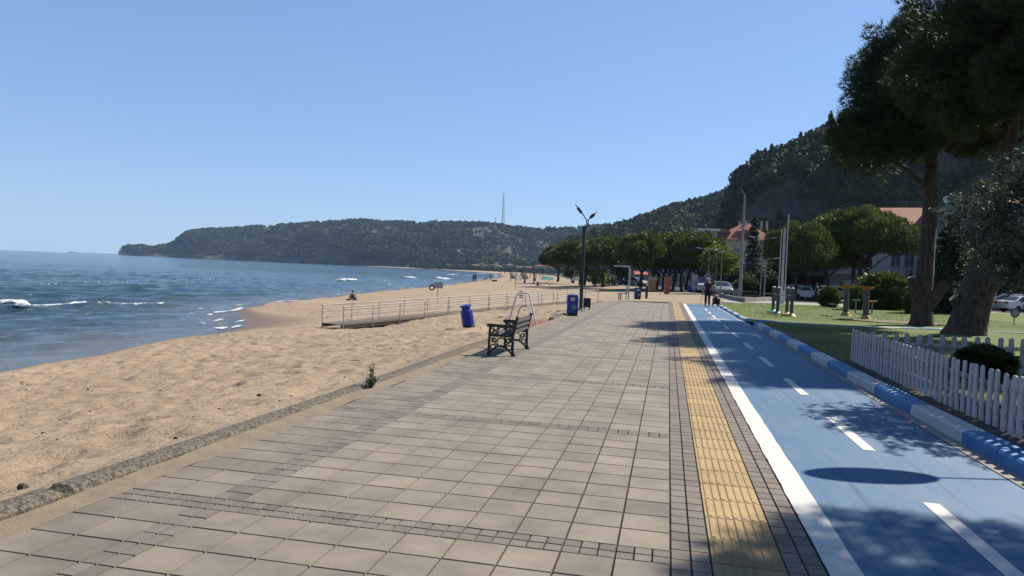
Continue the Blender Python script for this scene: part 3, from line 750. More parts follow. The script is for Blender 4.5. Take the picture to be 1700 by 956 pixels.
def forest(name, P, n, size, leaves, lsz, m, seed, mask=None, squash=0.9, label=None, conifer=0.0):
    rs = np.random.RandomState(seed)
    nr, nc, _ = P.shape
    area = np.linalg.norm(np.cross(P[1:, :-1]-P[:-1, :-1], P[:-1, 1:]-P[:-1, :-1]), axis=2)
    if mask is not None: area = area*mask(P[:-1, :-1])
    pr = (area/area.sum()).ravel(); idx = rs.choice(len(pr), n, p=pr); i, j = idx//(nc-1), idx % (nc-1)
    a, b = rs.rand(n, 1), rs.rand(n, 1)
    C = (P[i, j]*(1-a)+P[i+1, j]*a)*(1-b) + (P[i, j+1]*(1-a)+P[i+1, j+1]*a)*b
    R = size*(0.55+0.85*rs.rand(n)**1.3)
    con = rs.rand(n) < conifer
    tone = np.clip(rs.rand(n)**1.5*0.75 + 0.9*(fbm(C[:, 0]/(size*14), C[:, 1]/(size*14), seed, 2)-0.38), 0, 1)
    k = leaves
    d = rs.randn(n, k, 3); d[..., 2] = np.abs(d[..., 2])*1.1-0.15; d /= np.linalg.norm(d, axis=2, keepdims=True)
    lump = 0.78+0.44*rs.rand(n, k, 1)
    sh = np.stack([np.ones(n), np.ones(n), np.where(con, 1.9, squash)], -1)[:, None, :]
    wid = np.where(con, 0.55, 1.0)[:, None, None]*np.array([1, 1, 0]) + np.array([0, 0, 1])
    taper = np.where(con[:, None], np.clip(1.15-d[..., 2], 0.15, 1), 1)[..., None]*np.array([1, 1, 0]) + np.array([0, 0, 1])
    pos = C[:, None, :] + d*R[:, None, None]*lump*sh*wid*taper + np.array([0, 0, 1])*(R[:, None, None]*0.35)
    nrm = d + 0.55*rs.randn(n, k, 3); nrm /= np.linalg.norm(nrm, axis=2, keepdims=True)
    ref = rs.randn(n, k, 3); u = np.cross(nrm, ref); u /= np.linalg.norm(u, axis=2, keepdims=True); v = np.cross(nrm, u)
    s = (lsz*R[:, None, None]*(0.6+0.8*rs.rand(n, k, 1)))
    q = np.stack([pos-u*s, pos-v*s*0.8, pos+u*s, pos+v*s*0.8], 2).reshape(-1, 3)
    tint = np.clip(tone[:, None]*0.8 + rs.rand(n, k)*0.35-0.05, 0, 1).ravel()
    o = np_mesh(name, q, np.arange(len(q)).reshape(-1, 4), m, tint=tint)
    struct(o, label, 'forest', 'stuff')
    return o
silA = [(196, 419), (206, 415), (212, 409.5), (235, 408), (250, 413), (262, 410), (275, 406), (290, 400), (300, 391), (312, 383), (330, 380), (400, 375.5), (480, 370.5), (540, 367), (600, 363.5), (640, 366), (680, 367), (720, 366.5), (760, 368), (800, 370), (850, 374), (900, 378), (960, 376), (1000, 372), (1060, 366), (1120, 372), (1200, 372)]
PA = hill('far_hill', silA, ([196, 300, 500, 740, 900, 1200], [2350, 2050, 1650, 1240, 1120, 1000]), ([196, 206, 300, 500, 740, 900, 1200], [2390, 2440, 2330, 2080, 1760, 1560, 1400]),
          ([0, .04, .1, .3, .6, .85, 1], [-0.03, .04, .12, .34, .64, .88, 1]), 4, M['headrock'], 101, (60, 200, 110, 260), None, 6, 44)
def maskA(p):
    z = p[..., 2]
    return np.where(z < 9, 0.12, 1.0)*(0.15+0.85*(fbm(p[..., 0]/60, p[..., 1]/60+z/30, 111, 3) > 0.40))
forest('far_forest', PA, 19000, 4.5, 20, 0.46, M['forest'], 201, maskA, label='dark wooded slope of the far headland')
silB = [(930, 402), (960, 392), (1000, 380), (1030, 370), (1065, 361), (1100, 347), (1140, 334), (1180, 324), (1225, 311), (1270, 296), (1330, 280)]
PB = hill('middle_hill', silB, ([930, 1330], [470, 400]), ([930, 1330], [640, 640]), ([0, .15, .5, .8, 1], [0, .06, .50, .85, 1]), 5, M['hillsoil'], 121, (26, 75, 36, 90), None, 4, 36)
forest('middle_forest', PB, 4600, 3.7, 52, 0.32, M['forest'], 202, lambda p: (p[..., 2] > 2.0)*1.0, label='green wooded ridge rising behind the town')
silC = [(1192, 392), (1204, 376), (1214, 358), (1221, 334), (1226, 303), (1232, 288), (1242, 282), (1255, 279), (1260, 264), (1276, 260), (1300, 250), (1340, 233), (1375, 217), (1420, 200), (1480, 182), (1560, 170), (1700, 140), (1900, 120)]
PC = hill('cliff_hill', silC, ([1192, 1300, 1900], [285, 262, 230]), ([1192, 1222, 1230, 1400, 1900], [296, 312, 335, 350, 340]), ([0, .12, .22, .40, .55, .75, 1], [0, .10, .30, .66, .78, .90, 1]), 4, M['rock'], 131, (14, 18, 22, 12), None, 3, 48)
def maskC(p):
    z = p[..., 2]; zt = PC[:-1, -3, 2][:, None]
    f = z/np.maximum(zt, 1)
    veg = fbm(p[..., 0]/14, p[..., 1]/14+z/20, 141, 3)
    return np.where(f > 0.70, 1.0, np.where(f < 0.26, 0.9, 0.75*(veg > 0.47)+0.05))
forest('cliff_forest', PC, 2900, 3.3, 110, 0.25, M['forest'], 203, maskC, label='dark pines and scrub crowning the rock cliff', conifer=0.10)
# trees among the bay houses
cv, rowsb = [], []
for px in np.arange(690, 940, 6):
    row = []
    for dd in np.linspace(985, 1240, 12):
        r = ray(px, 440); hl = np.hypot(r[0], r[1]); row.append((r[0]/hl*(dd+(860-px)*0.55), r[1]/hl*(dd+(860-px)*0.55), 0.0))
    rowsb.append(row)
forest('bay_trees', np.array(rowsb), 620, 4.2, 40, 0.36, M['forest'], 204, label='trees growing among the far seaside houses')
# very low land strip beyond the headland
v_, f_ = [], []
for i, px in enumerate(np.linspace(112, 206, 48)):
    r = ray(px, 418); hd = np.array([r[0], r[1]])/np.hypot(r[0], r[1])
    hh = (6.5 if i < 7 else 3.2)*(0.5+0.9*vnoise([i*0.7], [2], 151)[0])*min(1, i/2.0+0.1)
    for dd, zz in ((5200, -.9), (5215, hh), (5260, hh*0.9), (5290, -.9)): v_.append((hd[0]*dd, hd[1]*dd, SEA_Z+0.2+zz*1.0))
struct(np_mesh('far_land', v_, grid_faces(48, 4), M['headrock'], smooth=True))

# ------------------------------------------------------------------ air
hz = MB(); hz.box(-7900, 3200, -2950, 7900, -2.3, 230)
hm = bpy.data.materials.new('haze_air'); hm.use_nodes = True
hn = hm.node_tree; 
for n_ in list(hn.nodes):
    if n_.type == 'BSDF_PRINCIPLED': hn.nodes.remove(n_)
pv = hn.nodes.new('ShaderNodeVolumePrincipled'); pv.inputs['Density'].default_value = HAZE
pv.inputs['Color'].default_value = (0.45, 0.68, 1.0, 1); pv.inputs['Anisotropy'].default_value = 0.1
hn.links.new(pv.outputs[0], [n_ for n_ in hn.nodes if n_.type == 'OUTPUT_MATERIAL'][0].inputs['Volume'])
haze = hz.build('haze', hm); haze['kind'] = 'stuff'

# ------------------------------------------------------------------ vegetation helpers
def quads_cloud(name, pos, axis, L, Wd, m, parent, tint, rs, flat=None):
    """diamond leaves: pos (n,3), axis (n,3) unit, L and Wd arrays"""
    n = len(pos); ref = rs.randn(n, 3); u = np.cross(axis, ref); u /= np.linalg.norm(u, axis=1, keepdims=True)+1e-9
    L = np.broadcast_to(L, n)[:, None]; Wd = np.broadcast_to(Wd, n)[:, None]
    q = np.stack([pos, pos+axis*L*0.45+u*Wd, pos+axis*L, pos+axis*L*0.45-u*Wd], 1).reshape(-1, 3)
    return np_mesh(name, q, np.arange(4*n).reshape(-1, 4), m, parent, tint)
def clump_points(C, R, n, rs, shell=0.55):
    k = len(C); d = rs.randn(k, n, 3); d /= np.linalg.norm(d, axis=2, keepdims=True)
    r = (shell + (1-shell)*rs.rand(k, n, 1)**0.6)
    p = C[:, None, :] + d*r*np.asarray(R)[:, None, None]
    return p.reshape(-1, 3), d.reshape(-1, 3)
def limb(mb, a, b, r0, r1, seed, sag=0.1, n=8, seg=6, mi=0):
    rr = random.Random(seed); a = Vector(a); b = Vector(b); pts = []; rad = []
    L = (b-a).length
    for i in range(seg+1):
        t = i/seg; p = a.lerp(b, t) + Vector((rr.uniform(-1, 1), rr.uniform(-1, 1), rr.uniform(-.5, .5)))*L*0.03*(1 if 0 < i < seg else 0)
        p.z += -sag*L*math.sin(math.pi*t); pts.append(p); rad.append(r0+(r1-r0)*t)
    mb.path(pts, rad, n, mi); return pts

# umbrella pines of the middle distance: three grown shapes shared by the row
def umbrella_mesh(seed, w=5.2, top=6.8, bottom=3.2, trunks=1, leaves=170):
    rs = np.random.RandomState(seed); root = thing('umbrella_pine', '', '')
    rx = w/2; h = top-bottom
    nC = int(78*(w/5.2)**2)
    a = rs.rand(nC)*2*math.pi; r = rx*np.sqrt(rs.rand(nC))*0.92
    dome = np.sqrt(np.clip(1-(r/rx)**2, 0.06, 1))
    z = bottom + 0.12*h + (rs.rand(nC)**0.6)*dome*h*0.74
    ecc = 1+0.12*np.sin(2*a+seed)
    C = np.stack([r*np.cos(a)*ecc, r*np.sin(a)*ecc, z], 1)
    R = (0.38+0.32*rs.rand(nC))*(w/5.2)**0.35*1.1
    p, d = clump_points(C, R, leaves, rs, 0.45)
    p[:, 2] = np.maximum(p[:, 2], bottom + 0.25*rs.rand(len(p)))
    ax = d*0.7 + np.array([0, 0, 0.75]) + 0.45*rs.randn(len(p), 3); ax /= np.linalg.norm(ax, axis=1, keepdims=True)
    tone = np.repeat(rs.rand(nC), leaves)
    tint = np.clip(0.25+0.45*tone+0.35*(rs.rand(len(p))-0.4), 0, 1)
    quads_cloud('crown', p, ax, 0.24+0.18*rs.rand(len(p)), 0.07, M['umbrella'], root, tint, rs)
    mb = MB(); rr = random.Random(seed)
    for k in range(trunks):
        bx = (k-(trunks-1)/2)*0.7; lean = rr.uniform(-.5, .5) + (k-(trunks-1)/2)*0.5
        fork = (bx+lean*0.6, rr.uniform(-.2, .2), bottom*0.72)
        limb(mb, (bx*0.6, 0, -0.12), fork, 0.20*(w/5.2)**.5, 0.15*(w/5.2)**.5, seed+k, 0.0)
        for q in range(5):
            an = 2*math.pi*(q+rr.random()*0.7)/5; rad = rx*rr.uniform(.4, .75)
            limb(mb, fork, (rad*math.cos(an), rad*math.sin(an), bottom+h*rr.uniform(.25, .5)), 0.10, 0.035, seed+30+q+k*7, 0.04, 6, 5)
    mb.build('trunk', M['bark'], root, smooth=True)
    return root
U = [umbrella_mesh(301, 6.6, 6.8, 2.6), umbrella_mesh(302, 7.2, 6.6, 2.5, 2), umbrella_mesh(303, 6.4, 7.0, 2.7)]
used = set()
def place_tree(root, px, depth, label, cat, group=None, sc=1.0, rz=None, z=0.0, scz=None, name=None):
    x, y = at_depth(px, depth, z); rz = rnd.uniform(0, 6.28) if rz is None else rz
    if root.name in used:
        o = dup(root, (x, y, z), rz, label, group)
    else:
        used.add(root.name); o = root; o.location = (x, y, z); o.rotation_euler = (0, 0, rz); o['label'] = label
        if group: o['group'] = group
    o['category'] = cat; o.scale = (sc, sc, scz or sc)
    return o
GP = 'umbrella pines in the row behind the beach'
rowU = [(926, 150, 0, 1.2, 1.1, 'small dark umbrella pine farthest along the row, by the beach houses'),
        (966, 118, 1, 1.3, 1.12, 'wide umbrella pine just left of the tall lamp post'),
        (1000, 108, 0, 1.2, 1.05, 'umbrella pine right of the lamp post, shading yellow bushes'),
        (1020, 125, 2, 1.15, 1.2, 'umbrella pine behind, rising between the lamp post pine and the white frame'),
        (1064, 98, 2, 1.15, 1.08, 'umbrella pine with forked trunk left of the wooden cabin'),
        (1101, 104, 0, 1.15, 1.14, 'umbrella pine with thin trunk right behind the red panel'),
        (1113, 100, 1, 1.05, 1.15, 'umbrella pine with twin trunks just right of the red panel'),
        (1138, 108, 2, 1.2, 1.2, 'tall umbrella pine behind the leaning trunk'),
        (1131, 98, 0, 1.0, 1.12, 'umbrella pine with slanting trunk between red panel and white panel'),
        (1158, 95, 1, .95, 1.16, 'broad umbrella pine above the white display panel'),
        (1166, 98, 2, .95, .98, 'umbrella pine behind the bright green tree'),
        (1086, 104, 1, 1.05, 1.06, 'umbrella pine in the back, above the wooden cabin')]
for px, dp, k, sx, sz, lb in rowU: place_tree(U[k], px, dp, lb, 'tree', GP, sx, scz=sz)
big = umbrella_mesh(311, 10.8, 9.9, 4.5, 3, 190)
place_tree(big, 1425, 77, 'broad umbrella pine with several trunks in front of the white house', 'tree', None, 1.0, rz=0.4)
mid = umbrella_mesh(312, 7.6, 8.0, 3.2, 1, 180)
place_tree(mid, 1320, 73, 'bright umbrella pine right of the white flagpoles', 'tree', None, .84, scz=.98)
place_tree(mid, 1374, 80, 'umbrella pine with reddish trunk left of the broad one', 'tree', None, .92, scz=1.02)
place_tree(mid, 1341, 84, 'umbrella pine with straight trunk before the stone garage house', 'tree', None, .9, scz=.98)
place_tree(mid, 1314, 92, 'umbrella pine standing behind the flagpoles', 'tree', None, .66, scz=.9)

# leafy tree, spruces and dark background trees
def leafy(name, seed, rx, rz, zc, nC, leaves, m, leaf=0.2, wd=0.07, rc=0.55, trunk_r=0.14, droop=0.0, bark='bark'):
    rs = np.random.RandomState(seed); root = thing(name, '', '')
    d = rs.randn(nC, 3); d /= np.linalg.norm(d, axis=1, keepdims=True); r = rs.rand(nC, 1)**0.45
    C = d*r*np.array([rx, rx, rz])*0.88 + np.array([0, 0, zc])
    R = rc*(0.6+0.8*rs.rand(nC))
    p, dd = clump_points(C, R, leaves, rs, 0.25)
    ax = dd*0.8 + np.array([0, 0, 0.3-droop]) + 0.7*rs.randn(len(p), 3); ax /= np.linalg.norm(ax, axis=1, keepdims=True)
    tint = np.clip(np.repeat(rs.rand(nC), leaves)*0.6 + 0.5*rs.rand(len(p))-0.05, 0, 1)
    quads_cloud('crown', p, ax, leaf*(0.6+0.8*rs.rand(len(p))), wd, m, root, tint, rs)
    mb = MB(); limb(mb, (0, 0, -.12), (0.1, 0, zc*0.8), trunk_r, trunk_r*.6, seed, 0)
    for k in range(6):
        a = k*1.05+seed; limb(mb, (0.06, 0, zc*0.55), (rx*.6*math.cos(a), rx*.6*math.sin(a), zc+rz*.4*math.sin(k*2.1)), trunk_r*.5, trunk_r*.12, seed+k, 0, 6, 4)
    mb.build('trunk', M[bark], root, smooth=True)
    return root
pl = leafy('leafy_tree', 401, 2.3, 1.75, 3.95, 75, 70, M['broad'], 0.30, 0.09, 0.6)
place_tree(pl, 1190, 84, 'bright yellow-green leafy tree behind the walking person', 'tree')
def spruce(seed, h, r, tiers=17, per=11, leaves=55, z0=0.5):
    rs = np.random.RandomState(seed); root = thing('spruce', '', ''); P_, A_, T_ = [], [], []
    for k in range(tiers):
        f = k/(tiers-1); z = z0 + (h-z0)*f; rad = r*(1-f)**0.8*(0.85+0.3*rs.rand())+0.08
        for b in range(per):
            a = rs.rand()*6.28; rb = rad*(0.75+0.4*rs.rand()); t = rs.rand(leaves)**0.7
            q = np.stack([np.cos(a)*rb*t, np.sin(a)*rb*t, z-0.28*rb*t**1.5+0.08*rs.randn(leaves)], 1) + rs.randn(leaves, 3)*0.07*rad
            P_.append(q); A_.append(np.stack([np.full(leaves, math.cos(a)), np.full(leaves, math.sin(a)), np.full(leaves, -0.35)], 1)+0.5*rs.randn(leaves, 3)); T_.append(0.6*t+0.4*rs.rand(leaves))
    P_ = np.concatenate(P_); A_ = np.concatenate(A_); A_ /= np.linalg.norm(A_, axis=1, keepdims=True)
    quads_cloud('crown', P_, A_, 0.20+0.15*rs.rand(len(P_)), 0.045, M['spruce'], root, np.concatenate(T_), rs)
    mb = MB(); limb(mb, (0, 0, -.12), (0, 0, h*0.96), 0.16, 0.02, seed, 0); mb.build('trunk', M['bark'], root, smooth=True)
    return root
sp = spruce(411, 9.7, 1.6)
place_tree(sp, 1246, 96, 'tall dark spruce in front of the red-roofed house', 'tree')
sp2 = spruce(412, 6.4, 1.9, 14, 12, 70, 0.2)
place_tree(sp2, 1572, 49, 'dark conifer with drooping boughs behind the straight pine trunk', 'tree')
dk = leafy('dark_tree', 421, 2.4, 1.9, 2.6, 70, 75, M['hedge'], 0.26, 0.08, 0.65)
GD = 'dark trees screening the street'
for px, dp, sc, lb in [(1268, 88, .7, 'dark round tree behind the picnic table'), (1222, 92, .75, 'dark round tree left of the spruce'), (1640, 70, 1.25, 'dark tree above the white parked cars, nearer the big trunk'), (1700, 74, 1.5, 'dark tree above the white parked cars, at the right edge'),
                       (1600, 78, 1.3, 'dark tree filling the gap between conifer and pine stump'), (1490, 74, .42, 'low dark tree in front of the white house windows'), (1030, 128, 1.0, 'dark tree behind the white frame'), (948, 140, .8, 'dark tree left of the lamp post base'), (1205, 96, .9, 'dark tree behind the bright leafy tree'), (1300, 96, 1.1, 'dark tree behind the flagpole plinth'), (1752, 70, 1.6, 'dark tree beyond the cars, cut by the frame edge')]:
    place_tree(dk, px, dp, lb, 'tree', GD, sc)
yb_ = leafy('bush', 431, 1.5, 1.1, 1.1, 32, 60, M['broad'], 0.24, 0.08, 0.5)
place_tree(yb_, 989, 116, 'yellow-green bush under the pines right of the lamp post', 'bush', 'light green bushes under the pines', 1.15)
place_tree(yb_, 1003, 120, 'second yellow-green bush farther right of the lamp post', 'bush', 'light green bushes under the pines', 1.0)

# clipped shrubs on the lawn -------------------------------------------------------------------------
def shrub(seed, leaves=34, nC=230, m='shrub'):
    """unit shrub: about 1 m wide and 1 m high"""
    rs = np.random.RandomState(seed); root = thing('shrub', '', '')
    d = rs.randn(nC, 3); d /= np.linalg.norm(d, axis=1, keepdims=True); C = d*np.array([0.41, 0.41, 0.48])*(0.6+0.4*rs.rand(nC, 1)**.4) + np.array([0, 0, 0.46]); C[:, 2] = np.clip(C[:, 2], 0.03, 1)
    p, dd = clump_points(C, 0.09*(.7+.6*rs.rand(nC)), leaves, rs, 0.2)
    ax = dd*0.4 + (p-np.array([0, 0, .3]))*1.2 + np.array([0, 0, .35]) + 0.35*rs.randn(len(p), 3); ax /= np.linalg.norm(ax, axis=1, keepdims=True)
    tint = np.clip(np.repeat(rs.rand(nC), leaves)*0.55+0.5*rs.rand(len(p)), 0, 1)
    quads_cloud('foliage', p, ax, 0.06+0.05*rs.rand(len(p)), 0.019, M[m], root, tint, rs)
    mb = MB(); rr = random.Random(seed)
    for k in range(7):
        a = k*0.9; limb(mb, (0.05*math.cos(a), .05*math.sin(a), -0.03), (0.3*math.cos(a), 0.3*math.sin(a), 0.55+rr.random()*.2), 0.022, 0.006, seed+k, 0, 5, 3)
    mb.build('stem', M['bark'], root)
    return root
sh1, sh2 = shrub(501), shrub(502, 36, 250)
GS = 'rounded shrubs on the far lawn'
def put_shrub(root, px, py, wpx, hpx, label, group=GS, lift=0.1):
    x, y = ground(px, py, lift); dpt = float((np.array([x, y, lift])-EYE) @ FW); k = dpt/F_PX
    return place_tree_xy(root, x, y, lift-0.02, (wpx*k, wpx*k, hpx*k), label, 'bush', group)
def place_tree_xy(root, x, y, z, sc, label, cat, group=None):
    if root.name in used: o = dup(root, (x, y, z), rnd.uniform(0, 6.28), label, group)
    else:
        used.add(root.name); o = root; o.location = (x, y, z); o['label'] = label
        if group: o['group'] = group
    o['category'] = cat; o.scale = sc if isinstance(sc, tuple) else (sc,)*3
    return o
put_shrub(sh1, 1376, 509, 38, 34, 'round shrub left of the exercise machines with orange wheels')
put_shrub(sh2, 1421, 513, 34, 40, 'round shrub between the two exercise machines')
put_shrub(sh2, 1464, 513, 92, 62, 'largest rounded shrub, right behind the exercise machines')
put_shrub(sh1, 1500, 511, 34, 42, 'leafy shrub touching the right side of the largest shrub')
put_shrub(sh1, 1513, 520, 28, 34, 'small shrub at the left foot of the straight pine trunk')
put_shrub(sh2, 1570, 519, 42, 33, 'low round shrub right of the straight pine trunk')
put_shrub(sh1, 1596, 512, 60, 48, 'tall loose shrub behind the low round one')
put_shrub(sh2, 1632, 508, 50, 46, 'dark shrub left of the parked white car')
GH = 'bushes behind the picnic table'
put_shrub(sh2, 1240, 490, 46, 32, 'bright bush directly behind the picnic table', GH)
put_shrub(sh1, 1276, 491, 40, 26, 'low bush left of the flagpole plinth', GH)
put_shrub(sh1, 1262, 486, 60, 40, 'taller bush behind the grey pole', GH)
put_shrub(sh2, 1285, 482, 60, 56, 'tall light green bush behind the flagpoles', GH)
put_shrub(sh1, 1222, 486, 36, 22, 'bush beside the white box', GH)
hb = shrub(503, 60, 420, 'hedge'); hb.name = 'box_hedge'
x, y = ground(1638, 628, .14); used.add(hb.name); hb.location = (x, y+.15, 0.10); hb.scale = (1.04, 1.0, .60); hb['label'] = 'dark clipped round box bush inside the picket fence corner'; hb['category'] = 'bush'

# weed growing from the joint at the sand kerb
rs = np.random.RandomState(77); wd_ = thing('weed', 'small bushy weed with upright stalks growing at the sand kerb', 'plant', (-3.92, 9.5, 0.02))
mb = MB(); P_, A_, L_, T_ = [], [], [], []
for k in range(26):
    a = rs.rand()*6.28; tall = k < 6; h = (0.20+0.13*rs.rand()) if tall else 0.06+0.10*rs.rand(); sp_ = (0.02 if tall else 0.10)*(0.5+rs.rand())
    tip = np.array([math.cos(a)*sp_, math.sin(a)*sp_, h]); b0 = np.array([math.cos(a)*.02, math.sin(a)*.02, 0])
    mb.path([tuple(b0), tuple((b0+tip)/2+np.array([0, 0, .01])), tuple(tip)], [0.004, 0.003, 0.0015], 5)
    n = 26 if tall else 16; t = rs.rand(n)[:, None]; q = b0+(tip-b0)*t; P_.append(q)
    A_.append(np.array([0, 0, .9])+rs.randn(n, 3)*.6); T_.append(rs.rand(n))
P_ = np.concatenate(P_); A_ = np.concatenate(A_); A_ /= np.linalg.norm(A_, axis=1, keepdims=True)
mb.build('stalk', M['weed'], wd_); quads_cloud('leaf', P_, A_, 0.035+0.02*rs.rand(len(P_)), 0.006, M['weed'], wd_, np.concatenate(T_), rs)

# ------------------------------------------------------------------ big stone pines on the lawn
def stone_pine(seed, base, trunk_pts, trunk_rad, lobes, stubs, label, tufts=1700, barkm='bark', group=None):
    rs = np.random.RandomState(seed); root = thing('stone_pine', label, 'tree', (base[0], base[1], 0), 0, group)
    mb = MB(); mb.path(trunk_pts, trunk_rad, 14)
    tr = mb.build('trunk', M[barkm], root, smooth=True)
    # root flare and bark furrows
    me = tr.data
    for v in me.vertices:
        a = math.atan2(v.co.y, v.co.x); f = 0.035*math.sin(a*7+v.co.z*1.3)+0.03*math.sin(a*11-v.co.z*2.1)
        ff = max(0, 0.4-v.co.z)*0.45
        v.co.x *= 1+ff*(.6+.4*math.sin(a*5)); v.co.y *= 1+ff*(.6+.4*math.sin(a*5)); 
        if v.co.z < 7: v.co.x += math.cos(a)*f*.6; v.co.y += math.sin(a)*f*.6
    for (a, b, r0, r1) in stubs:
        s_ = MB(); s_.path([a, tuple((Vector(a)+Vector(b))/2), b], [r0, (r0+r1)/2, r1], 12, 0)
        d = (Vector(b)-Vector(a)).normalized()
        cutp = Vector(b); u = d.cross(Vector((0, 1, .2))).normalized(); v = d.cross(u)
        s_.add([tuple(cutp + d*0.006 + (u*math.cos(q)+v*math.sin(q))*r1*0.93) for q in np.linspace(0, 2*math.pi, 14)[:-1]], [tuple(range(13))], 1)
        s_.build('cut_limb', [M[barkm], M['cutwood']], root)
    lm = MB(); tw = MB()
    Pt = [Vector(p) for p in trunk_pts]
    P_, A_, T_ = [], [], []
    for k, (lx, ly, lz, lr) in enumerate(lobes):
        cand = [p for p in Pt if p.z < lz-0.3 and p.z > 4.6] or [Pt[-1]]
        st = max(cand, key=lambda p: p.z-0.6*abs(p.z-(lz-1.5)))
        limb(lm, tuple(st), (lx, ly, lz), 0.10, 0.035, seed+k, -0.04, 7, 6)
        for q in range(7):
            d = Vector((rs.randn(), rs.randn(), rs.randn()*.6)).normalized()*lr*.8
            limb(tw, (lx, ly, lz), tuple(Vector((lx, ly, lz))+d), 0.03, 0.008, seed+k*10+q, 0.03, 5, 3)
        nb = 26
        d = rs.randn(nb, 3); d /= np.linalg.norm(d, axis=1, keepdims=True)
        Cb = np.array([lx, ly, lz]) + d*lr*(0.45+0.5*rs.rand(nb, 1))*np.array([1, 1, 0.8])
        tb = rs.rand(nb)
        n = int(tufts*(lr/1.6)**2/nb)
        q, dd = clump_points(Cb, np.full(nb, lr*0.34), n, rs, 0.3)
        ax = (q-np.array([lx, ly, lz]))/lr*0.8 + dd*0.4 + np.array([0, 0, .45]) + rs.randn(len(q), 3)*.25
        P_.append(q); A_.append(ax/np.linalg.norm(ax, axis=1, keepdims=True)); T_.append(np.repeat(tb, n)*.5+.5*rs.rand(len(q)))
    # dead twigs hanging below the crown
    for k in range(46):
        lx, ly, lz, lr = lobes[rs.randint(len(lobes))]
        a = (lx*.6, ly*.6, lz-lr*.6); e = (lx*(.6+.8*rs.rand())+rs.randn()*.6, ly+rs.randn()*.8, lz-lr*(0.8+.5*rs.rand()))
        limb(tw, a, e, 0.022, 0.005, seed+900+k, 0.08, 5, 4)
    lm.build('limb', M[barkm], root, smooth=True); tw.build('twig', M[barkm], root)
    P_ = np.concatenate(P_); A_ = np.concatenate(A_); T_ = np.concatenate(T_)
    nn = 8; n = len(P_)
    dirs = A_[:, None, :] + 0.55*rs.randn(n, nn, 3); dirs /= np.linalg.norm(dirs, axis=2, keepdims=True)
    ref = rs.randn(n, nn, 3); u = np.cross(dirs, ref); u /= np.linalg.norm(u, axis=2, keepdims=True)
    Ln = 0.17+0.15*rs.rand(n, nn, 1); wn = 0.015
    b0 = np.repeat(P_[:, None, :], nn, 1) + dirs*0.02
    tri = np.stack([b0-u*wn, b0+u*wn, b0+dirs*Ln], 2).reshape(-1, 3)
    np_mesh('crown', tri, np.arange(len(tri)).reshape(-1, 3), M['needle'], root, tint=np.clip(np.repeat(T_, nn), 0, 1))
    return root
L1 = [(-3.0, -.3, 8.3, 1.35), (-2.3, .6, 9.4, 1.6), (-2.5, -1.0, 10.6, 1.45), (-1.9, .5, 11.6, 1.7), (-1.6, -.8, 13.1, 1.55), (-.2, .4, 14.2, 1.7), (.9, -.5, 13.0, 1.7), (2.2, .5, 11.8, 1.7), (2.7, -.6, 10.2, 1.6), (1.5, .8, 9.3, 1.6), (-.4, 1.4, 10.4, 1.8), (-.3, -1.6, 9.8, 1.7), (-1.5, -1.2, 8.6, 1.4), (.9, -1.3, 11.4, 1.7), (-2.2, 1.4, 8.3, 1.3), (0.2, 0.3, 12.2, 1.8), (-3.2, .5, 9.3, 1.1), (-1.0, 1.8, 12.3, 1.4), (1.2, 1.9, 12.0, 1.4), (2.4, 1.6, 9.2, 1.2)]
b1x, b1y = ground(1530, 540.5, .08); b2x, b2y = ground(1611, 557, .08)
L1 = [(x*.96, y, z*.93, r*.96) for x, y, z, r in L1]
pine1 = stone_pine(601, (b1x, b1y), [(0, 0, -.1), (.02, 0, .3), (-.05, 0, 1.2), (.02, .02, 2.4), (.05, 0, 3.6), (.12, 0, 4.8), (.10, .05, 6.0), (.05, .05, 7.5), (.0, .0, 9.5), (0, 0, 12.0)], [.49, .44, .38, .34, .31, .29, .27, .24, .19, .10], L1,
    [((-.10, 0, .9), (-.52, -.15, 2.15), .30, .22), ((.18, 0, .95), (.78, -.2, 1.95), .30, .20)], 'straight stone pine with sawn-off side limbs and tall dark crown on the lawn', group='stone pines on the lawn')
L2 = [(3.9, .8, 12.4, 1.6), (2.6, -.9, 13.4, 1.5), (4.4, 0, 10.2, 1.4), (3.2, 1.0, 14.4, 1.3), (.2, .6, 14.4, 1.3), (-.8, -.4, 8.6, 1.2), (-1.6, .4, 10.2, 1.5), (-.5, .2, 11.6, 1.6), (.9, -.6, 10.6, 1.6), (2.2, .3, 9.6, 1.5), (3.2, -.5, 10.6, 1.5), (1.7, .8, 12.2, 1.6), (3.4, .6, 8.6, 1.3), (.6, -1.5, 9.2, 1.4), (2.0, -1.4, 11.2, 1.5), (.3, 1.5, 9.4, 1.4), (-1.0, -1.3, 12.0, 1.3), (1.2, 0, 13.2, 1.5)]
L2 = [(x, y, z*.94, r) for x, y, z, r in L2]
pine2 = stone_pine(602, (b2x, b2y), [(-.2, 0, -.1), (-.15, 0, .3), (.0, 0, 1.0), (.15, .02, 1.7), (.28, 0, 2.3), (.40, 0, 3.1), (.55, .05, 4.2), (.70, .05, 5.4), (.85, .05, 6.8), (.95, 0, 8.5), (1.0, 0, 10.5)], [.70, .62, .57, .56, .50, .32, .30, .29, .27, .22, .12], L2,
    [((.30, 0, 1.7), (.78, -.1, 2.33), .40, .30), ((-.22, 0, 1.0), (-.62, -.05, 1.42), .30, .20)], 'stone pine with very thick leaning base and large sawn limb, behind the olive tree', group='stone pines on the lawn')
# one more of the row stands outside the frame on the right: its shadow reaches into the picture
pine3 = dup(pine1, (11.9, 23.2, 0), 1.9, 'stone pine nearest the viewer whose crown enters at the top right corner', 'stone pines on the lawn', .96)
pine4 = dup(pine2, (9.3, 9.5, 0), -.5, 'stone pine off the right edge that shades the near end of the cycle path', 'stone pines on the lawn', 0.92)

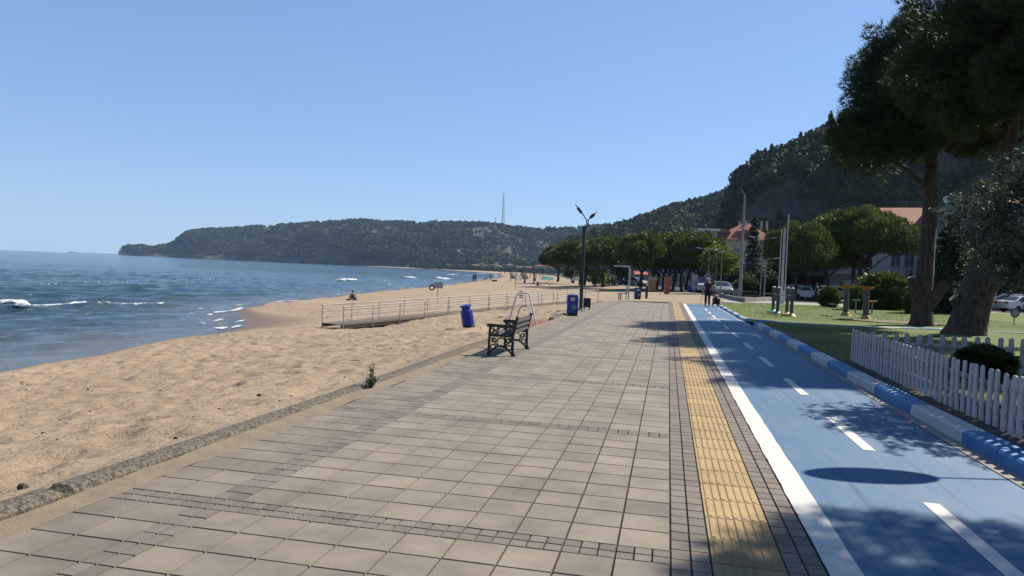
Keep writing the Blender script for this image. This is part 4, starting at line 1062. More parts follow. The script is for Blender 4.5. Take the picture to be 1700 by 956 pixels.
pine5 = dup(pine1, (10.7, 7.5, 0), 2.6, 'unseen stone pine added off the right edge to deepen the bottom right shade', 'stone pines on the lawn', 0.92)  # extra pine out of view, added to make the near corner shade denser
# olive tree inside the picket fence -------------------------------------------------------------------
rs = np.random.RandomState(701); ol = thing('olive_tree', 'silvery olive tree behind the picket fence at the right edge', 'tree', (5.55, 12.05, .10))
mb = MB(); forks = []
limb(mb, (0, 0, -.08), (.06, 0, .75), .13, .10, 3, 0, 12)
tips = []
for k in range(9):
    a = k*0.72; r = .55+.25*(k % 3); e = (.05+r*math.cos(a)*.9, r*math.sin(a)*.9, 2.15+.35*(k % 4)); limb(mb, (.06, 0, .7), e, .055, .022, 20+k, -.05, 7); tips.append(e)
P_, A_, T_ = [], [], []; tw = MB()
nT = 1500
c = np.array([.15, .0, 2.98])
d = rs.randn(nT, 3); d /= np.linalg.norm(d, axis=1, keepdims=True)
tipp = c + d*(0.55+0.45*rs.rand(nT, 1)**.6)*np.array([1.55, 1.5, 1.35])*(0.86+.28*np.sin(d[:, :1]*5+d[:, 2:]*4))
tipp = tipp[(tipp[:, 2] > 1.72 - 0.25*np.clip(tipp[:, 0], -1, 1)) & (tipp[:, 2] < 3.25 + 0.9*(tipp[:, 0]+1.15))]
for k in range(len(tipp)):
    st = tipp[k] - (d[k]*.5+np.array([0, 0, .30]))*(0.5+.3*rs.rand()); t = np.linspace(0, 1, 34)
    q = st + (tipp[k]-st)*t[:, None]; q[:, 2] -= 0.12*t**3
    if k % 2 == 0: tw.path([tuple(q[0]), tuple(q[16]), tuple(q[-1])], [.007, .005, .002], 4)
    n = len(t); ax = (tipp[k]-st); ax = ax/np.linalg.norm(ax); P_.append(q+rs.randn(n, 3)*.008)
    A_.append(ax*.75 + rs.randn(n, 3)*.55); T_.append(np.clip(rs.rand(n)*.75+.15*rs.rand(), 0, 1))
P_ = np.concatenate(P_); A_ = np.concatenate(A_); A_ /= np.linalg.norm(A_, axis=1, keepdims=True)
mb.v += []; mb.add(tw.v, tw.f); mb.build('trunk', M['bark'], ol, smooth=True)
quads_cloud('crown', P_, A_, .065+.035*rs.rand(len(P_)), .0105, M['olive'], ol, np.concatenate(T_), rs)

# grass tufts where the turf is close enough to see its edge ---------------------------------------------
rs = np.random.RandomState(801)
n = 52000
gxx = np.concatenate([3.55+rs.rand(n//2)**1.4*5.5, 3.45+rs.rand(n//2)*14]); gyy = np.concatenate([7+rs.rand(n//2)*23, 30+rs.rand(n//2)*27])
keep = (fbm(gxx*1.1, gyy*1.1, 811, 3) > 0.36) & ((gxx > 4.3+0.5*vnoise(gyy*1.2, gyy*0, 90)) | (gyy > 17.2)) & ((gyy < 57+0*gxx) & ((gxx > 5.2) | (gyy < 52)) ) & ~((gyy > 29.2) & (gyy < 33.8) & (gxx < 12.5))
gxx, gyy = gxx[keep], gyy[keep]; n = len(gxx)
ax = np.array([0, 0, 1.0])+rs.randn(n, 3)*.5; ax[:, 2] = np.abs(ax[:, 2]); ax /= np.linalg.norm(ax, axis=1, keepdims=True)
o = quads_cloud('grass', np.stack([gxx, gyy, np.full(n, .085)], 1), ax, .035+.035*rs.rand(n), .006, M['grass'], None, rs.rand(n), rs)
tag(o, 'short mown grass of the lawns', 'grass', kind='stuff')

# ------------------------------------------------------------------ buildings
def window(mb_parent, cx, z0, w, h, y, axis='y', sill=True, shut=False):
    """framed window standing proud of a wall whose face is at y (facing -y); local coordinates"""
    fr = MB(); t = 0.07
    for a in ((cx-w/2-t, cx-w/2, z0-t, z0+h+t), (cx+w/2, cx+w/2+t, z0-t, z0+h+t), (cx-w/2, cx+w/2, z0+h, z0+h+t), (cx-w/2, cx+w/2, z0-t, z0)):
        fr.box(a[0], a[1], y-0.05, y+0.02, a[2], a[3])
    fr.box(cx-0.025, cx+0.025, y-0.035, y+0.02, z0, z0+h)
    f = fr.build('window', M['render_w'], mb_parent)
    p = MB(); p.box(cx-w/2, cx+w/2, y-0.015, y+0.01, z0, z0+h); p.build('pane', M['shutter'] if shut else M['glass'], f)
    if sill:
        s = MB(); s.box(cx-w/2-.12, cx+w/2+.12, y-0.14, y+0.0, z0-0.14, z0-t-0.003); s.build('sill', M['concrete'], f)
    return f
def hip_roof(mb, x0, x1, y0, y1, z0, z1, ov=0.5, mi=0):
    x0 -= ov; x1 += ov; y0 -= ov; y1 += ov; ym = (y0+y1)/2; r = min((y1-y0)/2, (x1-x0)/2-0.3)
    v = [(x0, y0, z0), (x1, y0, z0), (x1, y1, z0), (x0, y1, z0), (x0+r, ym, z1), (x1-r, ym, z1)]
    v2 = [(a, b, c-0.16) for a, b, c in v[:4]]
    mb.add(v+v2, [(0, 1, 5, 4), (1, 2, 5), (2, 3, 4, 5), (3, 0, 4), (0, 6, 7, 1), (1, 7, 8, 2), (2, 8, 9, 3), (3, 9, 6, 0), (6, 9, 8, 7)], mi)
def face_cam(px): # rotation so that local -y faces the viewer for photo column px
    x, y = at_depth(px, 100); return math.atan2(y, x)-math.pi/2
def block(name, label, px, depth, w, d, h, wallm, rz=None):
    x, y = at_depth(px, depth); r = face_cam(px) if rz is None else rz
    t = thing(name, label, 'building', (x, y, -0.06), r)
    m = MB(); m.box(-w/2, w/2, 0, d, 0, h); m.build('wall', M[wallm], t)
    return t
# red roofed house
D = 150.0
hB = block('red_roofed_house', 'pale three-storey house with red hipped roof and two dormers behind the spruce', 1232, D, 11.0, 9.5, height(1232, 397, D), 'render_c')
zE = height(1232, 397, D); zR = height(1232, 372, D)
m = MB(); hip_roof(m, -5.5, 5.5, 0, 9.5, zE, zR+.6); rf = m.build('roof', M['roof'], hB)
for cx, w_ in ((1.2-.0, 2.7), (-4.2, 2.4)):
    m = MB(); zz = zE+.55
    m.prism([(cx-w_/2-.3, zz+.8), (cx+w_/2+.3, zz+.8), (cx+w_/2-.1, zz+1.3), (cx+.35, zz+1.55), (cx-.35, zz+1.55), (cx-w_/2+.1, zz+1.3)], -.1, 4.0); dm = m.build('dormer', M['roof'], rf)
    m = MB(); m.box(cx-w_/2+.15, cx+w_/2-.15, .1, 3.5, zz-.6, zz+.79); m.build('dormer_wall', M['shutter'], rf)
for cx in (-1.2, 3.2, 4.3, .2):
    m = MB(); m.box(cx-.22, cx+.22, 4.4, 4.9, zR-.8, zR+.95); m.box(cx-.3, cx+.3, 4.35, 4.95, zR+.952, zR+1.05); m.build('chimney', M['render_c'], rf)
m = MB(); m.box(-.7, 2.0, 2.2, 3.3, zR+.3, zR+.42); m.box(.0, .15, 2.7, 2.85, zR-1.2, zR+.3); m.box(1.3, 1.45, 2.7, 2.85, zR-1.2, zR+.3); m.build('solar_panel', M['white_metal'], rf)
for k in range(3):
    for cx in (-3.8, -1.4, 1.2, 3.7):
        window(hB, cx, 1.0+k*2.9, 1.2, 1.4, 0)
cn = block('flat_roofed_house', 'white house with flat overhanging canopy roof left of the red roof', 1172, 152, 3.4, 6, height(1172, 383, 152), 'render_w')
m = MB(); m.box(-2.3, 2.3, -1.0, 6.5, height(1172, 383, 152), height(1172, 380, 152)+.1); m.build('roof', M['white_metal'], cn)
for k in range(3): window(cn, 0, 1.0+k*2.9, 1.2, 1.4, 0)
# white house behind the broad pine
D = 88
wh = block('white_house', 'white two-storey house with shuttered windows behind the broad umbrella pine', 1478, D, 14.5, 9, height(1478, 372, D), 'render_w')
zE = height(1478, 372, D); m = MB(); hip_roof(m, -7.25, 7.25, 0, 9, zE, height(1478, 338, D)); wr = m.build('roof', M['roof'], wh)
for cx, z0, w_, h_, sh in ((-5.0, 3.4, 1.5, 1.5, False), (-2.9, 3.4, 1.5, 1.5, False), (.35, 4.2, .95, 1.6, True), (1.75, 4.2, .95, 1.6, True), (.35, 2.5, .8, 1.3, False), (1.75, 2.5, .8, 1.3, False), (-5.0, .8, 1.5, 1.5, False), (-2.9, .8, 1.5, 1.5, False), (4.5, 4.2, 1.2, 1.5, False), (4.5, 1.2, 1.2, 1.5, False), (-4, 6.4, 1.4, 1.2, False), (2.2, 6.6, 1.4, 1.2, True)):
    window(wh, cx, z0, w_, h_, 0, shut=sh)
m = MB(); m.box(-6.8, -1.6, -1.3, -.002, 3.0, 3.15); m.box(-6.8, -1.6, -1.3, -1.22, 3.152, 3.95); m.box(-6.8, -6.72, -1.218, -.01, 3.152, 3.95); m.box(-1.68, -1.6, -1.218, -.01, 3.152, 3.95); m.build('balcony', M['render_w'], wh)
# grey parapet house with tile roof behind the olive tree
D = 82
gh = block('grey_house', 'grey concrete house with tiled hip roof, chimneys and dish behind the olive tree', 1632, D, 12.0, 9, height(1632, 366, D), 'render_g')
z0 = height(1632, 366, D); z1 = height(1632, 341, D); m = MB(); m.box(-6.4, 6.4, -.5, 9.4, z0+.002, z1); m.build('parapet', M['render_g'], gh)
m = MB(); hip_roof(m, -3.2, 6.6, .6, 8.6, z1+.17, height(1632, 319, D), 0); gr = m.build('roof', M['roof_old'], gh)
for cx in (-5.55, -4.2):
    m = MB(); m.box(cx-.35, cx+.35, 1, 1.7, z1, z1+.62, 0); m.box(cx-.42, cx+.42, .93, 1.77, z1+.622, z1+.72); m.box(cx-.36, cx+.36, 1, 1.7, z1+.85, z1+.98); m.box(cx-.3, cx-.22, 1.1, 1.2, z1+.72, z1+.85); m.box(cx+.22, cx+.3, 1.1, 1.2, z1+.72, z1+.85)
    if cx < -5: m.build('chimney', M['white_metal'], gh)
m = MB(); m.lathe([(.02, 0), (.25, .04), (.42, .12), (.46, .17)], 18, (0, 0, 0), M=Matrix.Translation((-4.1, .6, z1+.75)) @ Matrix.Rotation(R_(75), 4, 'X') @ Matrix.Rotation(.5, 4, 'Y')); m.path([(-4.1, .7, z1), (-4.1, .7, z1+.7)], .03, 6); m.path([(-4.1, .6, z1+.75), (-3.5, .15, z1+.85)], .02, 6); m.build('satellite_dish', M['white_metal'], gh)
for cx in (-4.6, -1.6, 1.6, 4.6):
    for k in range(3): window(gh, cx, .9+k*2.7, 1.3, 1.4, 0)
# stone garage house
sg = block('stone_house', 'stone-fronted house with brown garage door behind the parked cars', 1340, 98, 6.4, 7, 5.6, 'render_c')
m = MB(); m.box(-3.3, 3.3, -.35, -.002, 0, 2.75); m.build('stone_front', M['stone'], sg)
m = MB(); m.box(.05, 2.1, -.42, -.352, 0, 2.15); m.build('garage_door', M['door_b'], sg)
m = MB(); m.box(-2.6, -1.1, -.42, -.352, 0, 2.2); m.build('door', M['shutter'], sg)
m = MB(); m.box(-3.5, 3.5, -1.3, -.36, 2.76, 2.9); m.build('balcony', M['concrete'], sg)
for cx, w_ in ((-1.9, 1.6), (.6, 1.2), (2.2, 1.0)): window(sg, cx, 3.5, w_, 1.35, 0, shut=cx < -1)
m = MB(); hip_roof(m, -3.2, 3.2, 0, 7, 5.6, 7.2, .5); m.build('roof', M['roof'], sg)
oh = block('small_house', 'small cream house with orange tiled roof between the pines', 1392, 112, 3.6, 5, 3.6, 'render_c')
m = MB(); hip_roof(m, -1.8, 1.8, 0, 5, 3.6, 5.4, .4); m.build('roof', M['roof'], oh); window(oh, -.4, 1.6, .7, 1.0, 0)
# apartment blocks glimpsed between the pine trunks
GA = 'pale apartment blocks behind the pine row'
for i, (px, dp, w_, hh, wm, lb) in enumerate([(1067, 175, 8, 6.5, 'render_g', 'grey apartment block glimpsed left of the red panel, behind pine trunks'), (1128, 160, 9, 6.2, 'render_w', 'pale apartment block glimpsed behind the slanting pine trunk'),
                                      (1166, 140, 7, 6.0, 'render_g', 'bluish grey apartment block behind the white panel'), (1208, 150, 6.5, 6.5, 'render_w', 'pale apartment block behind the bright leafy tree'), (1020, 190, 9, 5.5, 'render_g', 'grey apartment block behind the white frame'), (1290, 120, 7, 5.5, 'render_c', 'cream apartment block behind the flagpoles')]):
    b = block('apartment_block', lb, px, dp, w_, 8, hh, wm); b['group'] = GA
    m = MB(); m.box(-w_/2-.4, w_/2+.4, -.5, 8.4, hh+.002, hh+.25); m.build('roof', M['concrete'], b)
    for k in range(int(hh//2.8)):
        for q in range(4): window(b, -w_/2+w_*(q+.5)/4, .9+k*2.8, 1.1, 1.4, 0, sill=False, shut=(q+k+i) % 3 == 0)
# far seaside houses at the foot of the headland
GF = 'seaside houses at the foot of the far hill'
def far_house(px, dp, w_, h_, wm, roofm, lb, z=0):
    h_ *= .68; w_ *= .85
    x, y = at_depth(px, dp, z); t = thing('seaside_house', lb, 'house', (x, y, z-1.0), face_cam(px), GF)
    m = MB(); m.box(-w_/2, w_/2, 0, 9, 0, h_+1); m.build('wall', M[wm], t)
    m = MB(); hip_roof(m, -w_/2, w_/2, 0, 9, h_+1.002, h_+2.6, .5); m.build('roof', M[roofm], t)
    for k in range(max(1, int(h_//3))):
        for q in range(max(2, int(w_//4))):
            n = max(2, int(w_//4)); window(t, -w_/2+w_*(q+.5)/n, 2.0+k*3.0, 1.5, 1.5, 0, sill=False)
    return t
for px, dp, w_, h_, wm, rm, lb, z in [(744, 1150, 11, 9, 'render_c', 'roof_old', 'tall cream house at the far end of the beach, leftmost of the bay houses', 1), (775, 1120, 9, 5, 'render_w', 'roof', 'small white house just right of the tall cream one', 1), (789, 1130, 16, 7, 'render_c', 'roof_old', 'long cream house with brown roof in the bay', 3),
                                      (806, 1100, 14, 6, 'render_w', 'roof', 'white house with red roof mid way along the bay', 3), (828, 1080, 14, 8, 'render_g', 'roof_old', 'grey house right below the radio tower', 2), (846, 1050, 12, 9, 'render_w', 'roof_old', 'white upright house right of the grey one', 4), (862, 1030, 10, 6, 'render_c', 'roof', 'little cream house behind the beach loungers', 3),
                                      (878, 1020, 12, 8, 'render_g', 'roof_old', 'grey house left of the wide cream hotel', 2), (898, 1000, 20, 10, 'render_c', 'roof', 'wide cream hotel with red roof, nearest the dark pines', 3), (760, 1180, 8, 4, 'render_g', 'roof_old', 'low grey boathouse beside the tall cream house', 0), (700, 1290, 16, 4, 'render_g', 'roof_old', 'low grey beach building under the wooded slope', 0), (720, 1270, 14, 4, 'render_w', 'roof_old', 'low white beach building under the wooded slope', 0),
                                      (641, 1420, 9, 4, 'render_w', 'roof_old', 'white waterside hut below the cliff', 1), (618, 1450, 22, 4, 'render_g', 'roof_old', 'long grey waterside shed below the cliff', 0), (676, 1330, 7, 4, 'render_w', 'roof', 'tiny white waterside house with red roof', 0)]:
    far_house(px, dp, w_, h_, wm, rm, lb, z)

# radio tower and small masts on the far ridge
def mast(px, dp, ztop, z0, lb, r0, r1, cat='mast', legs=True):
    x, y = at_depth(px, dp, z0); t = thing('radio_tower' if legs else 'mast', lb, cat, (x, y, z0))
    h = ztop-z0
    if legs:
        for k in range(3):
            a = 2.09*k+.4; m = MB(); m.path([(r0*math.cos(a), r0*math.sin(a), 0), (r1*math.cos(a), r1*math.sin(a), h)], [.45, .25], 5); m.build('leg', M['grey_metal'], t)
        m = MB(); n = 16
        for i in range(n):
            za, zb = h*i/n, h*(i+1)/n; ra, rb = r0+(r1-r0)*i/n, r0+(r1-r0)*(i+1)/n
            for k in range(3):
                a, b = 2.09*k+.4, 2.09*(k+1)+.4
                m.path([(ra*math.cos(a), ra*math.sin(a), za), (rb*math.cos(b), rb*math.sin(b), zb)], .18, 4); m.path([(ra*math.cos(a), ra*math.sin(a), za), (ra*math.cos(b), ra*math.sin(b), za)], .18, 4)
        m.build('brace', M['grey_metal'], t)
        m = MB(); m.path([(0, 0, h), (0, 0, h+5)], .22, 5); m.build('antenna', M['grey_metal'], t)
    else:
        m = MB(); m.path([(0, 0, 0), (0, 0, h)], [r0, r1], 5); m.build('pole', M['grey_metal'], t)
        m = MB(); m.box(-.9, .9, -.5, .5, h*.86, h*.95); m.build('antenna', M['grey_metal'], t)
    return t
mast(834, 1600, height(834, 322, 1600), height(834, 380, 1600), 'tall lattice radio tower standing on the far wooded ridge', 4.2, 1.0, 'tower')
GM = 'small masts on the far ridge'
for px, yt, lb, r in [(822.5, 360, 'thick short mast just left of the radio tower', .9), (725, 360.5, 'thin mast on the ridge left of the towers, midway along', .5), (786, 364, 'thin mast on the ridge nearer the radio tower', .4), (792.5, 365.5, 'shortest mast of the ridge, right beside another', .4), (576, 360, 'thin lone mast at the left part of the ridge', .4)]:
    mast(px, 1580, height(px, yt, 1580), height(px, 378, 1580), lb, r, r*.7, legs=False)['group'] = GM

# ------------------------------------------------------------------ cars
def car(kind='hatch'):
    t = thing('parked_car', '', 'car'); L, Wd = 4.2, 1.75
    if kind == 'sedan': prof = [(-2.15, .35), (-2.2, .62), (-2.12, .92), (-1.5, 1.0), (-.95, 1.38), (.35, 1.42), (1.05, 1.0), (1.95, .86), (2.2, .66), (2.2, .35)]
    elif kind == 'van': prof = [(-2.2, .35), (-2.25, .9), (-2.15, 1.75), (-1.9, 1.9), (.9, 1.88), (1.55, 1.2), (2.15, 1.0), (2.25, .6), (2.2, .35)]
    else: prof = [(-2.0, .35), (-2.08, .75), (-2.0, 1.0), (-1.65, 1.48), (-1.2, 1.54), (.3, 1.5), (1.05, 1.05), (1.8, .92), (2.1, .7), (2.1, .35)]
    def section(p, half, tuck):  # tumblehome above the belt
        return [(x, half-(max(0, z-.95)*tuck), z) for x, z in p]
    m = MB(); A = section(prof, Wd/2, .30); n = len(prof)
    inner = [(x*.985, y-.0, z) for x, y, z in A]
    rs_ = [[(x, -y+.05, z-.0) for x, y, z in A], [(x, -y, z) for x, y, z in A], [(x, y, z) for x, y, z in A], [(x, y-.05, z) for x, y, z in A]]
    rs_[0] = [(x*.985, -y-.0, z*.985+.006) for x, y, z in A]; rs_[3] = [(x*.985, y, z*.985+.006) for x, y, z in A]
    rs_[1] = [(x, -y+.06, z) for x, y, z in A]; rs_[2] = [(x, y-.06, z) for x, y, z in A]
    m.rings(rs_, 0); body = m.build('body', M['car_white'], t, smooth=True)
    zt = max(z for x, z in prof)
    if kind == 'sedan': side = [(-1.35, 1.0), (-.88, 1.30), (.28, 1.34), (.90, 1.0)]; ws = [(.38, 1.385), (1.02, 1.03)]; rw = [(-1.0, 1.345), (-1.47, 1.04)]
    elif kind == 'van': side = [(-1.9, 1.15), (-1.9, 1.66), (.75, 1.66), (1.25, 1.15)]; ws = [(.94, 1.83), (1.52, 1.24)]; rw = [(-2.19, 1.70), (-2.24, 1.1)]
    else: side = [(-1.72, 1.05), (-1.5, 1.38), (.22, 1.40), (.92, 1.05)]; ws = [(.34, 1.465), (1.02, 1.08)]; rw = [(-1.69, 1.43), (-2.0, 1.05)]
    m = MB()
    for s in (-1, 1):
        m.add([(x, s*(Wd/2-max(0, z-.95)*.30+.006), z) for x, z in side], [tuple(range(4))])
    hw = Wd/2-.22
    def pane(a, b, off):
        (x0, z0), (x1, z1) = a, b
        m.add([(x0+off, -hw+.04, z0+.012), (x0+off, hw-.04, z0+.012), (x1+off, hw+.06, z1+.012), (x1+off, -hw-.06, z1+.012)], [(0, 1, 2, 3)])
    pane(ws[0], ws[1], .02); pane(rw[0], rw[1], -.02)
    m.build('window', M['glass'], t)
    fx = prof[-2][0]; bx = prof[1][0]
    for s in (-1, 1):
        m = MB(); m.box(fx-.10, fx+.012, s*.58-.16, s*.58+.16, .64, .78, b=.02); m.build('headlight', M['head'], t)
        m = MB(); m.box(bx-.012, bx+.12, s*.62-.14, s*.62+.14, .74, .92, b=.02); m.build('tail_light', M['tail'], t)
        m = MB(); m.box(.82, .98, s*(Wd/2+.08)-.07, s*(Wd/2+.08)+.07, .98, 1.1, b=.03); m.build('mirror', M['car_dark'], t)
        for x in (-1.3, 1.32):
            m = MB(); Mx = Matrix.Translation((x, s*(Wd/2-.08), .31)) @ Matrix.Rotation(R_(90), 4, 'X')
            m.lathe([(.20, -.1), (.29, -.1), (.31, -.06), (.31, .06), (.29, .1), (.20, .1)], 18, M=Mx); w_ = m.build('wheel', M['tyre'], t)
            m = MB(); m.lathe([(.03, -.06), (.19, -.085), (.205, -.105), (.205, .105), (.19, .085), (.03, .06)], 12, M=Mx); m.build('rim', M['rim'], w_)
    m = MB(); m.box(bx-.02, bx-.006, -.26, .26, .45, .56); m.build('number_plate', M['paper'], t)
    return t
cars = {k: car(k) for k in ('hatch', 'sedan', 'van')}
def place_car(kind, px, dp, rz, paint, lb):
    x, y = at_depth(px, dp, -.025); r = cars[kind]
    if r.name in used: o = dup(r, (x, y, -.025), rz, lb)
    else:
        used.add(r.name); o = r; o.location = (x, y, -.025); o.rotation_euler = (0, 0, rz); o['label'] = lb
    o['group'] = 'cars parked along the street'
    return o, paint
cl = []
cl.append(place_car('hatch', 1668, 66, 2.9, 'car_white', 'white hatchback parked right of the thick pine base'))
cl.append(place_car('sedan', 1702, 61.5, .28, 'car_white', 'white saloon cut off by the right edge of the frame'))
cl.append(place_car('sedan', 1351, 74, -1.2, 'car_white', 'white saloon parked left of the walking person in dark clothes'))
cl.append(place_car('hatch', 1337, 77, -1.0, 'car_silver', 'silver hatchback parked right of the dark blue car'))
cl.append(place_car('hatch', 1321, 80, -1.1, 'car_navy', 'dark blue hatchback behind the exercise posts'))
cl.append(place_car('van', 1164, 92, -1.4, 'car_white', 'white van behind the white display panel'))
cl.append(place_car('hatch', 1197, 79, -1.5, 'car_silver', 'silver grey hatchback right of the walker with the shopping trolley'))
cl.append(place_car('sedan', 1211, 85, -1.3, 'car_dark', 'black saloon right of the silver grey hatchback'))
cl.append(place_car('hatch', 1034, 138, -.7, 'car_white', 'white hatchback under the pines right of the white frame'))
cl.append(place_car('sedan', 1024, 130, -.6, 'car_dark', 'black saloon beside two people left of the white frame'))
cl.append(place_car('hatch', 1055, 128, -.6, 'car_silver', 'grey hatchback behind the pine with forked trunk'))
cl.append(place_car('hatch', 1385, 84, .2, 'car_silver', 'grey hatchback half hidden by the round shrub'))
for o, p in cl: recolour(o, 'body', M[p])

# ------------------------------------------------------------------ bench
bt = thing('park_bench', 'black cast-iron bench with grey slats facing the sea at the sand kerb', 'bench', (-3.20, 15.12, 0.0))
def bench_side(y):
    m = MB(); w_ = .045
    def bar(pts, r=.022, n=6): m.path([(a, y, c) for a, c in pts], r, n, sq=1.0)
    m.prism([(-.29, 0), (-.20, 0), (-.205, .03), (-.235, .06), (-.215, .60), (-.262, .60), (-.275, .05)], y-.022, y+.022)
    m.prism([(.20, 0), (.30, 0), (.285, .04), (.26, .08), (.255, .40), (.335, .79), (.285, .80), (.205, .42), (.215, .07)], y-.022, y+.022)
    m.prism([(-.31, .595), (-.29, .565), (.25, .575), (.26, .615), (-.25, .63), (-.30, .62)], y-.03, y+.03)
    m.prism([(-.24, .375), (.23, .375), (.23, .42), (-.24, .42)], y-.02, y+.02)
    arch = [(-.235+.455*t, .05+.145*math.sin(math.pi*t)) for t in np.linspace(0, 1, 11)]
    bar(arch, .020)
    for cx, cz, r in ((0, .265, .088), (-.15, .30, .040), (.14, .30, .038), (-.165, .165, .050), (.165, .165, .048), (0.0, .49, .078), (-.14, .47, .042), (.14, .475, .040), (-.18, .545, .026), (.19, .545, .024), (-.075, .555, .02), (.085, .555, .02)):
        m.torus((cx, y, cz), r, .013, 'y', 18, 6)
    for c in (((-.2, .36), (-.11, .22), (-.02, .175)), ((.2, .36), (.11, .22), (.02, .175)), ((-.2, .43), (-.1, .53), (0, .575)), ((.2, .43), (.1, .53), (0, .575))): bar(c, .012)
    return m
for y in (-.75, .75): bench_side(y).build('side_frame', M['iron'], bt)
m = MB()
for z, x in ((.50, .245), (.605, .268), (.71, .290)): m.box(-.045, .045, -.735, .735, -.012, .012, M=Matrix.Translation((x, 0, z)) @ Matrix.Rotation(R_(78), 4, 'Y'), b=.004)
m.build('backrest', M['slat'], bt)
m = MB()
for x in (-.19, -.075, .04, .155): m.box(x-.045, x+.045, -.735, .735, .422, .448, b=.004)
m.build('seat', M['slat'], bt)

# ------------------------------------------------------------------ litter bins
def square_bin():
    t = thing('litter_bin', '', 'litter bin')
    m = MB(); m.box(-.225, .225, -.2, .2, .10, .80, b=.025); m.rings([[(-.225+.0, -.2, .80), (.225, -.2, .80), (.225, .2, .80), (-.225, .2, .80)], [(-.2, -.17, .835), (.2, -.17, .835), (.2, .17, .835), (-.2, .17, .835)], [(-.1, -.1, .855), (.1, -.1, .855), (.1, .1, .855), (-.1, .1, .855)]])
    m.build('body', M['bin_blue'], t)
    m = MB(); m.box(-.205, .205, -.18, .18, -.01, .099); m.build('base', M['bin_black'], t)
    m = MB(); m.box(-.10, .08, -.207, -.201, .60, .745); m.build('notice', M['paper'], t)
    e = MB(); e.lathe([(.0001, 0), (.105, 0), (.105, .006), (.0001, .006)], 22, M=Matrix.Translation((.05, -.2005, .34)) @ Matrix.Rotation(R_(90), 4, 'X')); eo = e.build('emblem', M['emblem'], t)
    m = MB(); m.torus((.05, -.208, .34), .092, .008, 'y', 22, 5); m.path([(.05, -.209, .28), (.05, -.209, .36)], [.022, .012], 6); m.path([(.015, -.209, .335), (.05, -.209, .38), (.085, -.209, .335)], .007, 5); m.build('emblem_figure', M['emblem_dark'], eo)
    m = MB(); m.box(-.15, .15, -.206, -.195, .755, .79); m.build('slot', M['bin_black'], t)
    return t
sb = square_bin(); sb.location = (-3.72, 29.6, 0); sb.rotation_euler = (0, 0, R_(8)); sb['label'] = 'blue box-shaped litter bin with round emblem in front of the lamp post'; sb['group'] = 'blue litter bins'
x, y = ground(1058, 496.5); b3 = dup(sb, (x, y, 0), R_(14), 'blue box-shaped litter bin at the far end of the promenade, beside the black bollard')
recolour(b3, 'body', M['bin_navy'])
def drum_bin():
    t = thing('litter_bin', '', 'litter bin')
    m = MB(); m.lathe([(.195, .10), (.205, .12), (.205, .56), (.20, .60), (.155, .615), (.15, .70), (.155, .735)], 10); m.build('body', M['bin_blue'], t)
    m = MB(); m.lathe([(.16, -.03), (.20, -.02), (.205, .085), (.195, .099)], 10); m.torus((0, 0, .105), .203, .012, 'z', 20, 6); m.build('base', M['bin_black'], t)
    m = MB(); m.lathe([(.155, .736), (.215, .74), (.21, .775), (.12, .80), (.02, .805)], 10); m.build('lid', M['bin_blue'], t)
    return t
db = drum_bin(); x, y = ground(779, 543, bz(*ground(779, 543, -.1))); db.location = (x, y, bz(x, y)-.02); db.rotation_euler = (R_(2), R_(-12), .4)
db['label'] = 'bright blue drum bin leaning to one side in the sand behind the bench'; db['group'] = 'drum bins on the beach'
for px, dp, sc, navy, lb, til in [(865, 66, .80, True, 'navy drum bin behind the long ramp railing', -4), (892.5, 124, .95, True, 'navy drum bin beside the reclining beach chair', 0), (871, 152, .95, True, 'dark drum bin farther up the beach, left of the thin pole', -3), (888, 178, 1.0, True, 'small dark drum bin farthest up the beach', 0)]:
    z = 0
    for _ in range(3): x, y = at_depth(px, dp, z); z = bz(x, y)
    o = dup(db, (x, y, z-.02), rot=(0, R_(til), .3), label=lb, scale=sc)
    if navy: recolour(o, 'body', M['bin_navy']); recolour(o, 'lid', M['bin_navy'])
x, y = ground(974, 513.5); cb = thing('utility_box', 'small black metal box on two feet behind the lamp post', 'box', (x, y, 0), .2)
m = MB(); m.box(-.17, .17, -.14, .14, .10, .52, b=.012); m.build('body', M['bin_black'], cb)
m = MB(); m.box(-.185, .185, -.155, .155, .521, .545, b=.006); m.build('lid', M['bin_black'], cb)
for sx in (-1, 1): m = MB(); m.box(sx*.13-.02, sx*.13+.02, -.1, .1, -.01, .099); m.build('foot', M['bin_black'], cb)

